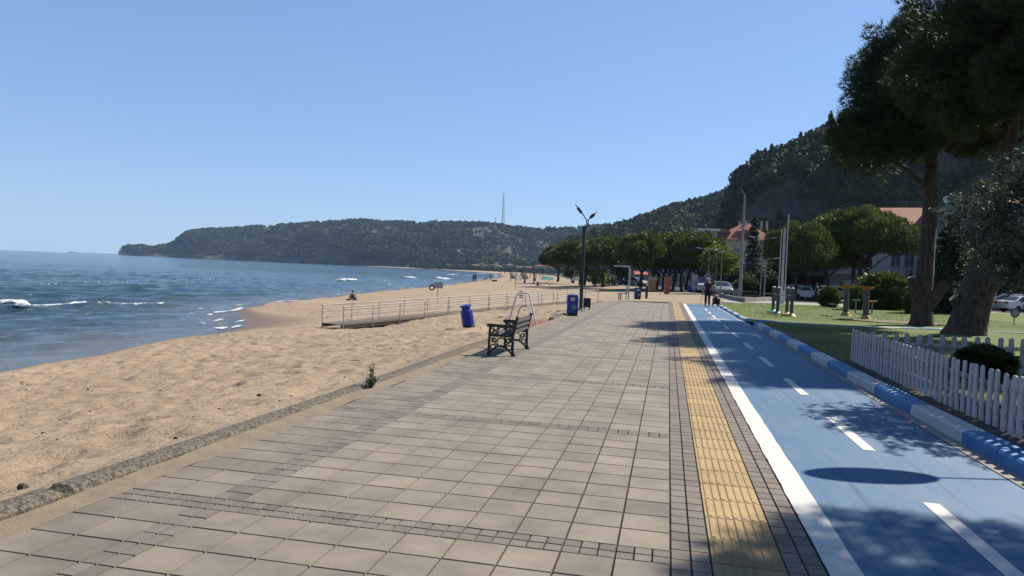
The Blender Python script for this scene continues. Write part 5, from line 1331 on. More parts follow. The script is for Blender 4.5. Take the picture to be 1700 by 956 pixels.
# ------------------------------------------------------------------ V-headed lamp post
x, y = ground(964, 516); lp = thing('lamp_post', 'dark green lamp post with two V-shaped arms at the edge of the promenade', 'street lamp', (x, y, 0), R_(12))
m = MB(); m.path([(0, 0, 0), (0, 0, 1.1), (0, 0, 3.75), (0, 0, 3.86)], [.085, .08, .068, .055], 12); m.lathe([(.072, 3.55), (.082, 3.56), (.082, 3.78), (.06, 3.86)], 12); m.build('pole', M['lamp_metal'], lp)
m = MB(); m.lathe([(.20, -.01), (.20, .03), (.12, .06), (.10, .12), (.086, .13)], 12); m.build('base', M['concrete'], lp)
for s, elbow, tipx, tipz in ((-1, (-.05, 0, 4.36), -.47, 4.86), (1, (.10, 0, 4.18), .56, 4.55)):
    a = MB(); a.path([(.02, 0, 3.74), (.13, 0, 3.88), (.17 if s > 0 else .10, 0, 4.02), (.16 if s > 0 else .08, 0, 4.16)] + ([(-.02, 0, 4.32), (-.14, 0, 4.46)] if s < 0 else [(.24, 0, 4.26)]), .026, 8); ao = a.build('arm', M['lamp_metal'], lp, smooth=True)
    st = Vector((-.14, 0, 4.46)) if s < 0 else Vector((.24, 0, 4.26)); en = Vector((tipx, 0, tipz)); d = en-st
    h = MB(); h.path([tuple(st), tuple(st+d*.12), tuple(st+d*.55), tuple(st+d*.62)], [.028, .042, .042, .028], 8, sq=1.7); h.path([tuple(st+d*.6), tuple(en)], [.026, .018], 6); h.build('lamp_head', M['lamp_metal'], ao)

# unseen oval-headed lamp, shaped and placed to throw the oval shadow on the path
hl = 3.6; sx_, sy_ = hl/math.tan(SUN_EL)*math.sin(SUN_AZ), hl/math.tan(SUN_EL)*math.cos(SUN_AZ)
gl = thing('unseen_lamp', 'unseen slim lamp with a flat oval head, shaped to throw the oval path shadow', 'street lamp', (1.85+sx_+1.9, 7.13+sy_+.48, 0), math.atan2(.25, .967))
m = MB(); m.path([(0, 0, .05), (0, 0, 3.5), (-.15, 0, 3.60), (-1.35, 0, 3.60)], [.05, .04, .022, .018], 8); m.build('pole', M['lamp_metal'], gl)
m = MB(); n = 28; m.rings([[(-1.96+.60*math.cos(2*math.pi*k/n), .26*math.sin(2*math.pi*k/n), z) for k in range(n)] for z in (3.57, 3.62)]); m.build('lamp_head', M['lamp_metal'], gl)

# ------------------------------------------------------------------ long beach ramp with railings
def rp(depth, px, z=0):
    return at_depth(px, depth, z)
ax_, ay_ = at_depth(551, 29.8, -.8); bx_, by_ = at_depth(978, 46.5, 0)
rt = thing('beach_ramp', 'long pale wooden ramp with railings running from the promenade down the sand', 'ramp', (ax_, ay_, 0), math.atan2(by_-ay_, bx_-ax_))
Lr = math.hypot(bx_-ax_, by_-ay_)
zg0 = bz(ax_, ay_)
zA = height(551, 537.5, 29.8)
def dz_(u): return zA + (0.0-zA)*min(1, (u/Lr)*1.04)
m = MB(); hw = .62
nP = int(Lr/.16)
for i in range(nP):
    u0, u1 = i*Lr/nP+.005, (i+1)*Lr/nP-.005; z = dz_((u0+u1)/2); m.box(u0, u1, -hw, hw, z-.03, z)
for s in (-1, 1): m.box(0, .02, s*hw-.02, s*hw+.02, dz_(0)-.14, dz_(0)-.031)
m.build('deck', M['deck'], rt)
for s in (-1, 1):
    m = MB(); m.rings([[(0, s*.55-.03, dz_(0)-.15), (0, s*.55+.03, dz_(0)-.15), (0, s*.55+.03, dz_(0)-.031), (0, s*.55-.03, dz_(0)-.031)], [(Lr, s*.55-.03, dz_(Lr)-.15), (Lr, s*.55+.03, dz_(Lr)-.15), (Lr, s*.55+.03, dz_(Lr)-.031), (Lr, s*.55-.03, dz_(Lr)-.031)]]); m.build('beam', M['deck'], rt)
nPost = 14
for s in (-1, 1):
    for k in range(nPost):
        u = .03+(Lr-.06)*k/(nPost-1); m = MB(); zb = dz_(u)-.30 if k < 4 else dz_(u)-.12
        m.path([(u, s*(hw+.022), zb), (u, s*(hw+.022), dz_(u)+.72)], .021, 6); m.build('post', M['rail'], rt)
    for hh, r in ((.72, .026), (.48, .023), (.24, .023)):
        m = MB(); m.path([(u, s*(hw+.022), dz_(u)+hh) for u in np.linspace(0, Lr, 12)], r, 6); m.build('rail', M['rail'], rt)

# ------------------------------------------------------------------ stair rail and red steps by the bench
sr = thing('stair_rail', 'white painted tube handrail rising behind the bench at the red steps', 'handrail', (-4.35, 22.9, -.12), 0)
m = MB(); m.path([(-.62, 0, -.15), (-.33, 0, 1.02), (-.27, 0, 1.10), (.02, 0, 1.14), (.09, 0, 1.09), (.38, 0, .05)], .024, 8); m.build('outer_tube', M['white_metal'], sr, smooth=True)
m = MB(); m.path([(-.40, 0, -.15), (-.20, 0, .64), (-.15, 0, .70), (.06, 0, .74), (.11, 0, .70), (.28, 0, .10)], .020, 8); m.build('inner_tube', M['white_metal'], sr, smooth=True)
rsx = thing('beach_steps', 'dark red carpeted steps leading from the promenade down to the sand behind the bench', 'steps', (-4.05, 23.4, 0))
for k, (xa, xb, z) in enumerate(((-.50, .08, -.02), (-.92, -.502, -.13), (-1.34, -.922, -.25))):
    m = MB(); m.box(xa, xb, -2.55, 2.55, z-.30, z, b=.008); m.build('tread', M['redmat'], rsx)

# ------------------------------------------------------------------ lifebuoy post
zz = bz(*at_depth(726, 47, -.6)); x, y = at_depth(726, 47, zz); lb_ = thing('lifebuoy_post', 'weathered post with notice board and lifebuoy standing on the beach behind the ramp', 'lifebuoy post', (x, y, zz), R_(16))
m = MB(); m.path([(0, 0, -.2), (0, 0, 1.35)], .028, 6); m.build('post', M['rail'], lb_)
m = MB(); m.box(-.22, .30, -.04, -.0, .98, 1.34); m.box(-.25, .33, -.05, .02, 1.341, 1.37); m.build('board', M['rail'], lb_)
m = MB(); m.torus((-.38, -.03, 1.02), .15, .045, 'y', 20, 8); m.path([(-.38, -.03, 1.16), (-.30, -.03, 1.30), (-.15, -.03, 1.34)], .012, 5); m.build('lifebuoy', M['bin_black'], lb_)

# ------------------------------------------------------------------ pale frame with seat, bollard, cabins, panels
x, y = ground(1043, 497.5); fr = thing('gym_frame', 'pale grey gallows-shaped gym frame with low seat at the far end of the promenade', 'exercise frame', (x, y, 0), R_(12))
m = MB(); m.box(-.04, .04, -.04, .04, 0, 2.3); m.box(-.20, -.13, -.03, .03, 0, 1.05); m.build('post', M['white_metal'], fr)
m = MB(); m.box(-1.12, .04, -.045, .045, 2.302, 2.40); m.build('arm', M['white_metal'], fr)
m = MB(); m.box(-.03, .10, -.055, -.042, 1.25, 2.2); m.build('panel', M['paper'], fr)
m = MB(); m.box(-.72, -.10, -.2, .2, .42, .47); m.box(-.70, -.66, -.18, .18, -.02, .419); m.box(-.56, -.52, -.18, .18, -.02, .419); m.path([(-.13, 0, .47), (-.02, 0, .95)], .025, 6); m.build('seat', M['grey_metal'], fr)
x, y = ground(1073, 495.5); bo = thing('bollard', 'black square bollard standing right of the far blue litter bin', 'bollard', (x, y, 0), .2)
m = MB(); m.box(-.085, .085, -.085, .085, 0, .92, b=.008); m.build('post', M['bin_black'], bo); m = MB(); m.box(-.095, .095, -.095, .095, .921, .955, b=.01); m.build('cap', M['bin_black'], bo)
x, y = ground(1082, 485, bz(*at_depth(1082, 80))); ca = thing('changing_cabin', 'light wooden changing cabin with pale top board on the sand', 'cabin', (x, y, bz(x, y)), R_(14), rot=(0, R_(2), R_(14)))
m = MB(); m.box(-.45, .40, -.45, .45, -.05, 1.45, b=.01); m.build('body', M['wood_l'], ca); m = MB(); m.box(-.50, .48, -.5, .5, 1.452, 1.86, b=.01); m.build('top_board', M['wood_p'], ca); m = MB(); m.box(-.20, .24, -.47, -.452, .05, 1.35); m.build('door', M['wood_l'], ca)
x, y = ground(1107, 486, 0); rp_ = thing('beach_cabin', 'narrow red-brown wooden column standing on the sand under the pines', 'panel', (x, y, bz(x, y)), R_(14))
m = MB(); m.rings([[(-.27, -.2, -.05), (.24, -.2, -.05), (.24, .2, -.05), (-.27, .2, -.05)], [(-.29, -.22, 1.88), (.30, -.22, 1.96), (.30, .22, 1.96), (-.29, .22, 1.88)]]); m.build('body', M['wood_r'], rp_); m = MB(); m.box(-.34, .34, -.26, .26, 1.965, 2.02); m.build('top', M['wood_d'], rp_)
x, y = ground(1153, 485); wp = thing('information_stand', 'white upright display panel on two legs behind the walking person', 'panel', (x, y, 0), R_(10))
m = MB(); m.box(-.36, .36, -.03, .03, .30, 2.2, b=.005); m.build('board', M['paper'], wp)
for s in (-1, 1): m = MB(); m.box(s*.30-.03, s*.30+.03, -.02, .02, -.05, .299); m.build('leg', M['grey_metal'], wp)
x, y = ground(1144, 484.5); bw = thing('display_stand', 'small blue stand with a white flag-like board left of the white panel', 'stand', (x, y, 0))
m = MB(); m.lathe([(.26, 0), (.28, .1), (.24, .55), (.1, .75)], 10); m.build('base', M['bin_blue'], bw); m = MB(); m.rings([[(-.06, -.02, .75), (.10, -.02, .75), (.10, .02, .75), (-.06, .02, .75)], [(-.14, -.02, 1.35), (.02, -.02, 1.45), (.02, .02, 1.45), (-.14, .02, 1.35)]]); m.build('board', M['paper'], bw)

# ------------------------------------------------------------------ street lamps, flagpoles, tall mast
def arm_lamp(px, py, ytop, lb, arm=-1.0, r=.06, grp='slim street lamps behind the path', double=False):
    x, y = ground(px, py, -.02); dp = float((np.array([x, y, 0])-EYE) @ FW); h = height(px+4, ytop, dp)
    t = thing('street_lamp', lb, 'street lamp', (x, y, -.03), R_(12), grp)
    m = MB(); m.path([(0, 0, 0), (0, 0, .8), (0, 0, h)], [r*1.3, r, r*.6], 8); m.build('pole', M['grey_metal'], t)
    for s in ([arm, -arm] if double else [arm]):
        m = MB(); m.path([(0, 0, h-.03), (s*.35, 0, h+.16), (s*.9, 0, h+.24)], [r*.55, r*.45, r*.4], 6); ao = m.build('arm', M['grey_metal'], t)
        m = MB(); m.box(-.28, .28, -.12, .12, -.04, .05, b=.02, M=Matrix.Translation((s*1.1, 0, h+.25)) @ Matrix.Rotation(-s*.15, 4, 'Y')); m.build('lamp_head', M['lamp_glass'], ao)
    return t
arm_lamp(1174, 489, 416, 'slim lamp with pale head left of the walking person, in front of the leafy tree', -1)
arm_lamp(1187, 489.5, 420, 'slim lamp rising just right of the walking person, in the middle of three', 0.8)
arm_lamp(1195.5, 493, 419, 'rightmost of the three slim lamps before the leafy tree', -.8)
arm_lamp(1262, 496, 398, 'grey lamp with two crosswise arms right of the spruce', -1, .08, 'slim street lamps behind the path', True)
arm_lamp(1268, 499, 432, 'lower dark lamp beside the two-armed grey lamp', .9, .07)
arm_lamp(953, 470, 433, 'far small lamp with pale head left of the big lamp post', -1, .07)
x, y = ground(1228, 498, -.02); dp = float((np.array([x, y, 0])-EYE) @ FW); h = height(1239, 322, dp)
tm = thing('floodlight_mast', 'very tall pale mast with small crown of lights in front of the cliff', 'street lamp', (x, y, -.03), R_(12))
m = MB(); m.path([(0, 0, 0), (0, 0, h*.5), (0, 0, h)], [.16, .12, .07], 10); m.build('pole', M['grey_metal'], tm)
for a in (-1, 1): m = MB(); m.path([(0, 0, h-.05), (a*.3, 0, h+.2), (a*.38, 0, h+.7)], [.05, .05, .03], 6); m.path([(a*.2, -.05, h+.05), (a*.42, -.05, h+.35)], [.09, .09], 6); m.build('lamp_head', M['lamp_metal'], tm)
x, y = ground(1297, 503); dp = float((np.array([x, y, 0])-EYE) @ FW)
fp = thing('flagpole_cluster', 'four white flagpoles on one white plinth, one taller than the rest', 'flagpoles', (x, y, -.02), R_(12))
m = MB(); m.box(-.20, .20, -.20, .20, 0, 1.0, b=.02); m.build('plinth', M['white_metal'], fp)
for k, yt in enumerate((383, 380, 382, 357)):
    xx = -.24+.155*k; h = height(1298, yt, dp); m = MB(); m.path([(xx, (-1)**k*.06, .6 if k in (1, 2) else .0), (xx, (-1)**k*.06, h)], [.048, .036], 8); m.lathe([(.0, h), (.05, h+.01), (.05, h+.05), (0, h+.08)], 8, (xx, (-1)**k*.06, 0)); m.build('pole', M['white_metal'], fp)

# ------------------------------------------------------------------ picnic table, white box, low planter wall
x, y = ground(1241, 498); pt = thing('picnic_table', 'dark wooden picnic table with two benches at the end of the path', 'picnic table', (x, y+.4, -.02), R_(-6))
m = MB(); m.box(-.85, .85, -.38, .38, .72, .77); m.build('table_top', M['slat'], pt)
for s in (-1, 1):
    m = MB(); m.box(-.85, .85, s*.72-.14, s*.72+.14, .42, .46); m.build('bench_seat', M['wood_d'], pt)
    m = MB(); m.box(s*.65-.04, s*.65+.04, -.80, .80, .34, .419); m.box(s*.65-.04, s*.65+.04, -.55, -.45, 0, .339); m.box(s*.65-.04, s*.65+.04, .45, .55, 0, .339); m.box(s*.65-.04, s*.65+.04, -.25, -.16, .42, .719); m.box(s*.65-.04, s*.65+.04, .16, .25, .42, .719); m.build('leg', M['wood_d'], pt)
x, y = ground(1262, 491); tb2 = dup(pt, (x, y, -.02), R_(8), 'second picnic table farther back, before the low bushes', 'picnic tables by the planter'); pt['group'] = 'picnic tables by the planter'
x, y = ground(1221, 491); wb = thing('white_cabinet', 'white electrical cabinet beside the tall pale mast', 'cabinet', (x, y, -.03), .2)
m = MB(); m.box(-.24, .24, -.16, .16, 0, .80, b=.01); m.build('body', M['render_w'], wb); m = MB(); m.box(-.28, .28, -.2, .2, .801, .85, b=.01); m.build('top', M['concrete'], wb)
mb_ = MB(); P_ = [ground(a, b, -.02) for a, b in ((1186, 489), (1200, 494), (1218, 498.5), (1232, 501), (1256, 500.5), (1282, 499))]
for i in range(len(P_)-1):
    a, b = Vector((*P_[i], 0)), Vector((*P_[i+1], 0)); n_ = (b-a).normalized(); n_ = Vector((-n_.y, n_.x, 0))*.22
    mb_.rings([[tuple(a-n_*0+Vector((0, 0, -.03))), tuple(a+n_+Vector((0, 0, -.03))), tuple(a+n_+Vector((0, 0, .32))), tuple(a+Vector((0, 0, .32)))], [tuple(b+Vector((0, 0, -.03))), tuple(b+n_+Vector((0, 0, -.03))), tuple(b+n_+Vector((0, 0, .32))), tuple(b+Vector((0, 0, .32)))]])
tag(mb_.build('planter_wall', M['concrete']), 'low curved concrete planter wall around the picnic tables', 'low wall')
gp = thing('railing', 'short grey railing at the street edge behind the picnic table', 'railing', (*ground(1205, 489), -.03), R_(8))
for k in range(6): m = MB(); m.path([(k*.7, 0, 0), (k*.7, 0, .95)], .025, 6); m.build('post', M['grey_metal'], gp)
for z in (.93, .5): m = MB(); m.path([(0, 0, z), (3.5, 0, z)], .022, 6); m.build('rail', M['grey_metal'], gp)

# ------------------------------------------------------------------ outdoor exercise machines
def stepper(px1, py1, px2, py2, footm, lb):
    a, b = ground(px1, py1, .07), ground(px2, py2, .07); c = ((a[0]+b[0])/2, (a[1]+b[1])/2)
    t = thing('exercise_posts', lb, 'exercise machine', (c[0], c[1], .07), 0, 'paired post exercise machines')
    for q in (a, b):
        o = (q[0]-c[0], q[1]-c[1])
        m = MB(); m.lathe([(.085, 0), (.085, 1.32)], 12, (o[0], o[1], 0)); p = m.build('post', M['fitness'], t)
        m = MB(); m.lathe([(.09, 1.321), (.09, 1.345), (.06, 1.385), (.01, 1.40)], 12, (o[0], o[1], 0)); m.build('post_cap', M['white_metal'], p)
        m = MB(); m.lathe([(.26, -.01), (.22, .04), (.10, .14), (.087, .15)], 12, (o[0], o[1], 0)); m.build('foot', M[footm], p)
    m = MB(); m.path([(a[0]-c[0]-.55, a[1]-c[1], .98), (a[0]-c[0]+.35, a[1]-c[1], .98)], .022, 8); m.path([(a[0]-c[0], a[1]-c[1], .98), (b[0]-c[0], b[1]-c[1], .98)], .022, 8); m.build('handle_bar', M['grey_metal'], t)
    m = MB(); m.box(-.35, .30, -.55, .55, .05, .10, b=.01); m.build('tread_plate', M[footm], t)
    m = MB(); m.box(-.75, .65, -1.05, 1.05, -.06, .0); m.build('slab', M['concrete'], t)
    return t
stepper(1283, 518, 1290.5, 521.5, 'green_p', 'pair of dark exercise posts with green feet')
stepper(1306, 522.5, 1313.5, 525.5, 'yellow', 'pair of dark exercise posts with yellow feet')
def wheel_machine(px, py, lb, small):
    x, y = ground(px, py, .07); t = thing('exercise_machine', lb, 'exercise machine', (x, y, .07), R_(14), 'exercise machines with orange wheels')
    m = MB(); m.path([(0, 0, 0), (-.02, 0, .9), (-.02, 0, 1.42)], [.15, .13, .12], 12); m.build('post', M['fitness'], t)
    m = MB(); m.lathe([(.30, -.01), (.26, .04), (.17, .20), (.152, .22)], 12); m.build('foot', M['yellow'], t)
    Mx = Matrix.Translation((-.02, -.03, 1.47)) @ Matrix.Rotation(R_(-7), 4, 'X')
    m = MB(); m.lathe([(.08, -.04), (.20, -.02), (.34, .07), (.36, .10), (.33, .10), (.20, .03), (.05, .02)], 20, M=Mx); w_ = m.build('wheel', M['orange'], t)
    m = MB(); m.lathe([(.02, .021), (.05, .06), (.045, .12), (.0, .13)], 10, M=Mx); m.build('knob', M['yellow'], w_)
    if small:
        for sx, sy, z, mm, sc in ((.42, .25, .86, 'orange', .72), (-.28, .45, .88, 'green_p', .62)):
            m = MB(); m.path([(0, .05, .22), (sx, sy, .30), (sx, sy, z)], .035, 8); m.build('arm', M['grey_metal'], t)
            m = MB(); m.lathe([(.05, -.03), (.18, 0), (.30, .08), (.27, .09), (.05, .03)], 16, M=Matrix.Translation((sx, sy, z)) @ Matrix.Scale(sc, 4)); m.build('wheel', M[mm], t)
    else:
        m = MB(); m.path([(0, 0, .35), (-.55, .3, .30), (-.62, .3, .55)], .035, 8); m.box(-.78, -.48, .14, .46, .551, .60, b=.01); m.build('seat', M['fitness'], t)
    m = MB(); m.box(-.7, 1.0 if small else .8, -.6, .9, -.06, 0); m.build('slab', M['concrete'], t)
    return t
wheel_machine(1404, 524.5, 'exercise machine with one orange wheel and side seat, left of two', False)
wheel_machine(1437, 531, 'exercise machine with orange and green wheels, right of two', True)

# ------------------------------------------------------------------ picket fences
def picket_bm(h, seed):
    w_ = .046; pts = [(-w_, 0), (w_, 0), (w_, h-.045), (w_*.8, h-.018), (w_*.4, h-.003), (-w_*.4, h-.003), (-w_*.8, h-.018), (-w_, h-.045)]
    m = MB(); m.prism(pts, -.011, .011); return m
def picket_fence(label, a, b, spacing, zb, h, postdx, zslope=0.0):
    L_ = math.hypot(b[0]-a[0], b[1]-a[1]); t = thing('picket_fence', label, 'fence', (a[0], a[1], zb), math.atan2(b[1]-a[1], b[0]-a[0]), 'white picket fences')
    n = int(L_/spacing); base = None
    for k in range(n+1):
        if base is None:
            base = picket_bm(h, 0).build('picket', M['picket'], t); o = base
        else:
            o = base.copy(); S.collection.objects.link(o); o.parent = t
        o.location = (k*spacing, -.018, rnd.uniform(-.012, .012)); o.rotation_euler = (rnd.uniform(-.02, .02), rnd.uniform(-.035, .035), rnd.uniform(-.05, .05))
    for z in (h*.28, h*.70):
        m = MB(); m.box(-.05, L_+.05, .002, .030, z-.03, z+.03, b=.004); m.build('rail', M['picket'], t)
    for u in np.arange(.1, L_, postdx):
        m = MB(); m.box(u-.03, u+.03, .031, .085, -.1, h*.86, b=.006); m.build('post', M['picket'], t)
    return t
picket_fence('white picket fence beside the blue and white kerb of the cycle path', (3.74, 16.15), (3.70, 4.5), .195, .155, .655, 2.3)
picket_fence('white picket fence crossing the lawn in front of the pine trunks', (9.3, 16.25), (3.86, 15.72), .212, .10, .70, 2.2)

# small round sign on the lawn
x, y = ground(1683, 539, .1); ls = thing('lawn_sign', 'small round black sign with white text bars on a short stake in the lawn', 'sign', (x, y, .07), R_(20))
m = MB(); m.path([(0, 0, -.1), (0, 0, .42)], .022, 6); m.build('stake', M['signdark'], ls)
m = MB(); m.lathe([(.0001, 0), (.24, 0), (.245, .015), (.24, .03), (.0001, .03)], 24, M=Matrix.Translation((0, -.02, .62)) @ Matrix.Rotation(R_(90), 4, 'X')); pl_ = m.build('plate', M['signdark'], ls)
m = MB()
for z, w_ in ((.76, .13), (.70, .17), (.64, .19), (.58, .18), (.52, .16), (.47, .10)): m.box(-w_, w_, -.055, -.0505, z-.017, z+.017)
m.build('text_bar', M['paper'], pl_)

# ------------------------------------------------------------------ people
def skin_obj(name, verts, edges, radii, m, parent, sub=1):
    me = bpy.data.meshes.new(name); me.from_pydata(verts, edges, []); me.materials.append(m)
    o = link(bpy.data.objects.new(name, me)); o.parent = parent
    sk = o.modifiers.new('skin', 'SKIN'); sk.use_smooth_shade = True
    for i, r in enumerate(radii):
        v = me.skin_vertices[0].data[i]; v.radius = r if isinstance(r, tuple) else (r, r); v.use_root = (i == 0)
    s = o.modifiers.new('sub', 'SUBSURF'); s.levels = sub; s.render_levels = sub
    return o
def hand_mesh(parent, wrist, tip, m, side):
    w_ = Vector(wrist); d = (Vector(tip)-w_).normalized(); up = Vector((0, 1, 0)) if abs(d.y) < .8 else Vector((1, 0, 0)); r = d.cross(up).normalized(); n = r.cross(d)
    h = MB(); h.path([tuple(w_), tuple(w_+d*.045), tuple(w_+d*.085)], [.026, .036, .032], 8, sq=.5)
    for k in range(4):
        b0 = w_+d*.08+n*(k-1.5)*.017; L_ = (.062, .072, .068, .052)[k]
        h.path([tuple(b0), tuple(b0+d*L_*.5+r*.008*side), tuple(b0+d*L_*.85+r*.03*side)], [.0095, .0085, .007], 6)
    b0 = w_+d*.03+n*.03; h.path([tuple(b0), tuple(b0+d*.03+n*.022), tuple(b0+d*.06+n*.022+r*.015*side)], [.012, .010, .008], 6)
    return h.build('hand', m, parent, smooth=True)
def make_person(label, loc, rz, shirt, trousers, hair, pose=None, scale=1.0, group=None, sleeves=True):
    t = thing('person', label, 'person', loc, rz, group); t.scale = (scale,)*3
    J = dict(pel=(0, 0, .95), wai=(0, 0, 1.10), che=(0, 0, 1.30), nek=(0, 0, 1.46), nk2=(0, .015, 1.53), hd1=(0, .03, 1.60), hd2=(0, .02, 1.68), sL=(-.17, 0, 1.42), sR=(.17, 0, 1.42), eL=(-.23, -.02, 1.15), eR=(.23, -.02, 1.15), wL=(-.25, .06, .92), wR=(.25, .06, .92),
             hL=(-.09, 0, .88), hR=(.09, 0, .88), kL=(-.10, .03, .50), kR=(.10, .02, .50), aL=(-.10, -.03, .09), aR=(.10, 0, .09), tL=(-.11, .12, .04), tR=(.11, .14, .04))
    if pose: J.update(pose)
    R = dict(pel=(.15, .11), wai=(.14, .10), che=(.155, .11), nek=.07, nk2=.052, hd1=(.072, .085), hd2=(.078, .092), sL=.065, sR=.065, eL=.045, eR=.045, wL=.03, wR=.03, hL=.09, hR=.09, kL=.058, kR=.058, aL=.042, aR=.042, tL=.038, tR=.038)
    E = [('pel', 'wai'), ('wai', 'che'), ('che', 'nek'), ('nek', 'nk2'), ('nk2', 'hd1'), ('hd1', 'hd2'), ('che', 'sL'), ('che', 'sR'), ('sL', 'eL'), ('sR', 'eR'), ('eL', 'wL'), ('eR', 'wR'), ('pel', 'hL'), ('pel', 'hR'), ('hL', 'kL'), ('hR', 'kR'), ('kL', 'aL'), ('kR', 'aR'), ('aL', 'tL'), ('aR', 'tR')]
    ks = list(R); ix = {k: i for i, k in enumerate(ks)}
    skin_obj('body', [J[k] for k in ks], [(ix[a], ix[b]) for a, b in E], [R[k] for k in ks], M['skin'], t)
    def sub(name, keys, edges, grow, m, ext=None):
        v = [J[k] if isinstance(k, str) else k for k in keys]; rr = []
        for k, g in zip(keys, grow):
            r = R[k] if isinstance(k, str) else g; rr.append(tuple(q+g for q in r) if isinstance(r, tuple) else r if not isinstance(k, str) else r+g)
        skin_obj(name, v, edges, rr, m, t)
    if shirt:
        lerp = lambda a, b, f: tuple(a[i]+(b[i]-a[i])*f for i in range(3))
        mL, mR = lerp(J['sL'], J['eL'], .62), lerp(J['sR'], J['eR'], .62); hem = lerp(J['pel'], J['wai'], -.35)
        v = [J['che'], J['wai'], J['pel'], hem, lerp(J['che'], J['nek'], .75), J['sL'], J['sR'], mL, mR]
        skin_obj('shirt', v, [(0, 1), (1, 2), (2, 3), (0, 4), (0, 5), (0, 6), (5, 7), (6, 8)], [(.185, .135), (.175, .13), (.185, .14), (.185, .145), (.085, .08), .082, .082, .075, .075], M[shirt], t)
    if trousers:
        v = [J['pel'], J['hL'], J['hR'], J['kL'], J['kR'], tuple(np.array(J['aL'])+(0, 0, .02)), tuple(np.array(J['aR'])+(0, 0, .02))]
        skin_obj('trousers', v, [(0, 1), (0, 2), (1, 3), (2, 4), (3, 5), (4, 6)], [(.165, .125), .108, .108, .082, .082, .068, .068], M[trousers], t)
        for a, b in (('aL', 'tL'), ('aR', 'tR')):
            m = MB(); A, B = Vector(J[a]), Vector(J[b]); m.path([tuple(A+Vector((0, -.05, -.05))), tuple(A+Vector((0, 0, -.045))), tuple(B+Vector((0, 0, 0)))], [.04, .05, .042], 8, sq=.8); m.build('shoe', M['black_cloth'], t)
    hd = Vector(J['hd2']); m = MB(); m.lathe([(.088, -.06), (.100, -.01), (.098, .04), (.075, .085), (.03, .108), (.0, .11)], 14, tuple(hd+Vector((0, -.012, .0)))); m.build('hair', M[hair], t, smooth=True)
    f = MB(); c = hd+Vector((0, .085, -.05)); f.path([tuple(c+Vector((0, -.01, .03))), tuple(c+Vector((0, .025, -.01)))], [.008, .014], 6)
    for s in (-1, 1): f.lathe([(0, -.018), (.014, 0), (0, .018)], 6, tuple(hd+Vector((s*.088, 0, -.04)))); f.lathe([(0, -.008), (.010, 0), (0, .008)], 6, tuple(c+Vector((s*.032, -.012, .03))))
    f.path([tuple(c+Vector((-.022, -.005, -.04))), tuple(c+Vector((.022, -.005, -.04)))], .005, 5); f.build('face', M['skin'], t)
    for s, a, b in ((-1, 'eL', 'wL'), (1, 'eR', 'wR')):
        A, B = Vector(J[a]), Vector(J[b]); hand_mesh(t, tuple(B), tuple(B+(B-A)), M['skin'], -s)
    return t
wk = make_person('elderly person in maroon top and black trousers walking away with stick and trolley', (2.45, 47.9, 0), .02, 'maroon', 'black_cloth', 'hair_w',
                 dict(wL=(-.30, .12, .90), eL=(-.27, -.03, 1.14), wR=(.34, -.02, .88), eR=(.27, -.05, 1.14), kL=(-.10, .06, .50), aL=(-.11, .04, .09), tL=(-.12, .18, .04), aR=(.10, -.05, .09), tR=(.11, .09, .04)), 1.0)
st = thing('walking_stick', 'thin walking stick held in the left hand of the walker', 'walking stick', (2.05, 48.05, 0))
m = MB(); m.path([(.08, 0, .86), (.0, 0, .0)], .013, 6); m.build('shaft', M['grey_metal'], st); m = MB(); m.path([(.08, -.08, .865), (.08, .05, .875)], .016, 6); m.build('handle', M['bin_black'], st)
ty = thing('shopping_trolley', 'black shopping trolley with pinkish bag pulled by the walker', 'trolley', (2.98, 47.8, 0), .1)
m = MB(); m.box(-.22, .20, -.16, .16, .14, .52, b=.03); m.build('bag', M['black_cloth'], ty); m = MB(); m.lathe([(.05, .50), (.17, .55), (.18, .66), (.10, .74), (.02, .76)], 10, (-.04, 0, .02)); m.build('parcel', M['pink_cloth'], ty)
for s in (-1, 1):
    m = MB(); m.path([(s*.21, -.17, .1), (s*.21, -.20, .55), (s*.16-.05, -.22, .92)], .014, 6); m.build('frame', M['grey_metal'], ty)
    m = MB(); m.torus((s*.24, -.15, .09), .075, .018, 'x', 16, 6); m.lathe([(.02, -.02), (.02, .02)], 8, M=Matrix.Translation((s*.24, -.15, .09)) @ Matrix.Rotation(R_(90), 4, 'Y')); m.build('wheel', M['tyre'], ty)
m = MB(); m.path([(-.21, -.22, .92), (.11, -.22, .92)], .016, 6); m.build('handle', M['bin_black'], ty)

# distant people
def ppl(px, dp, shirt, trousers, hair, lb, scale=1.0, pose=None, beach=True, rz=None, group=None):
    z = 0
    for _ in range(3): x, y = at_depth(px, dp, z); z = bz(x, y) if beach else -.02
    return make_person(lb, (x, y, z), rnd.uniform(0, 6) if rz is None else rz, shirt, trousers, hair, pose, scale, group)
sit = dict(pel=(0, 0, .14), wai=(0, .05, .28), che=(0, .14, .46), nek=(0, .20, .60), nk2=(0, .22, .66), hd1=(0, .25, .72), hd2=(0, .26, .79), sL=(-.16, .17, .56), sR=(.16, .17, .56), eL=(-.24, .30, .36), eR=(.24, .30, .36), wL=(-.12, .46, .38), wR=(.12, .46, .38), hL=(-.09, .04, .12), hR=(.09, .04, .12), kL=(-.13, .40, .42), kR=(.13, .40, .42), aL=(-.10, .52, .06), aR=(.10, .52, .06), tL=(-.10, .64, .03), tR=(.10, .64, .03))
z = -.75; x, y = ground(588.5, 497.5, bz(*ground(588, 497, -.8)))
make_person('person sitting hunched on the sand near the water, beyond the ramp', (x, y, bz(x, y)), 1.2, 'hair_d', 'wood_d', 'hair_d', sit, .82)
x2, y2 = ground(577.5, 498, bz(x, y)); bg_ = thing('beach_bag', 'small dark bag on the sand beside the sitting person', 'bag', (x2, y2, bz(x2, y2)))
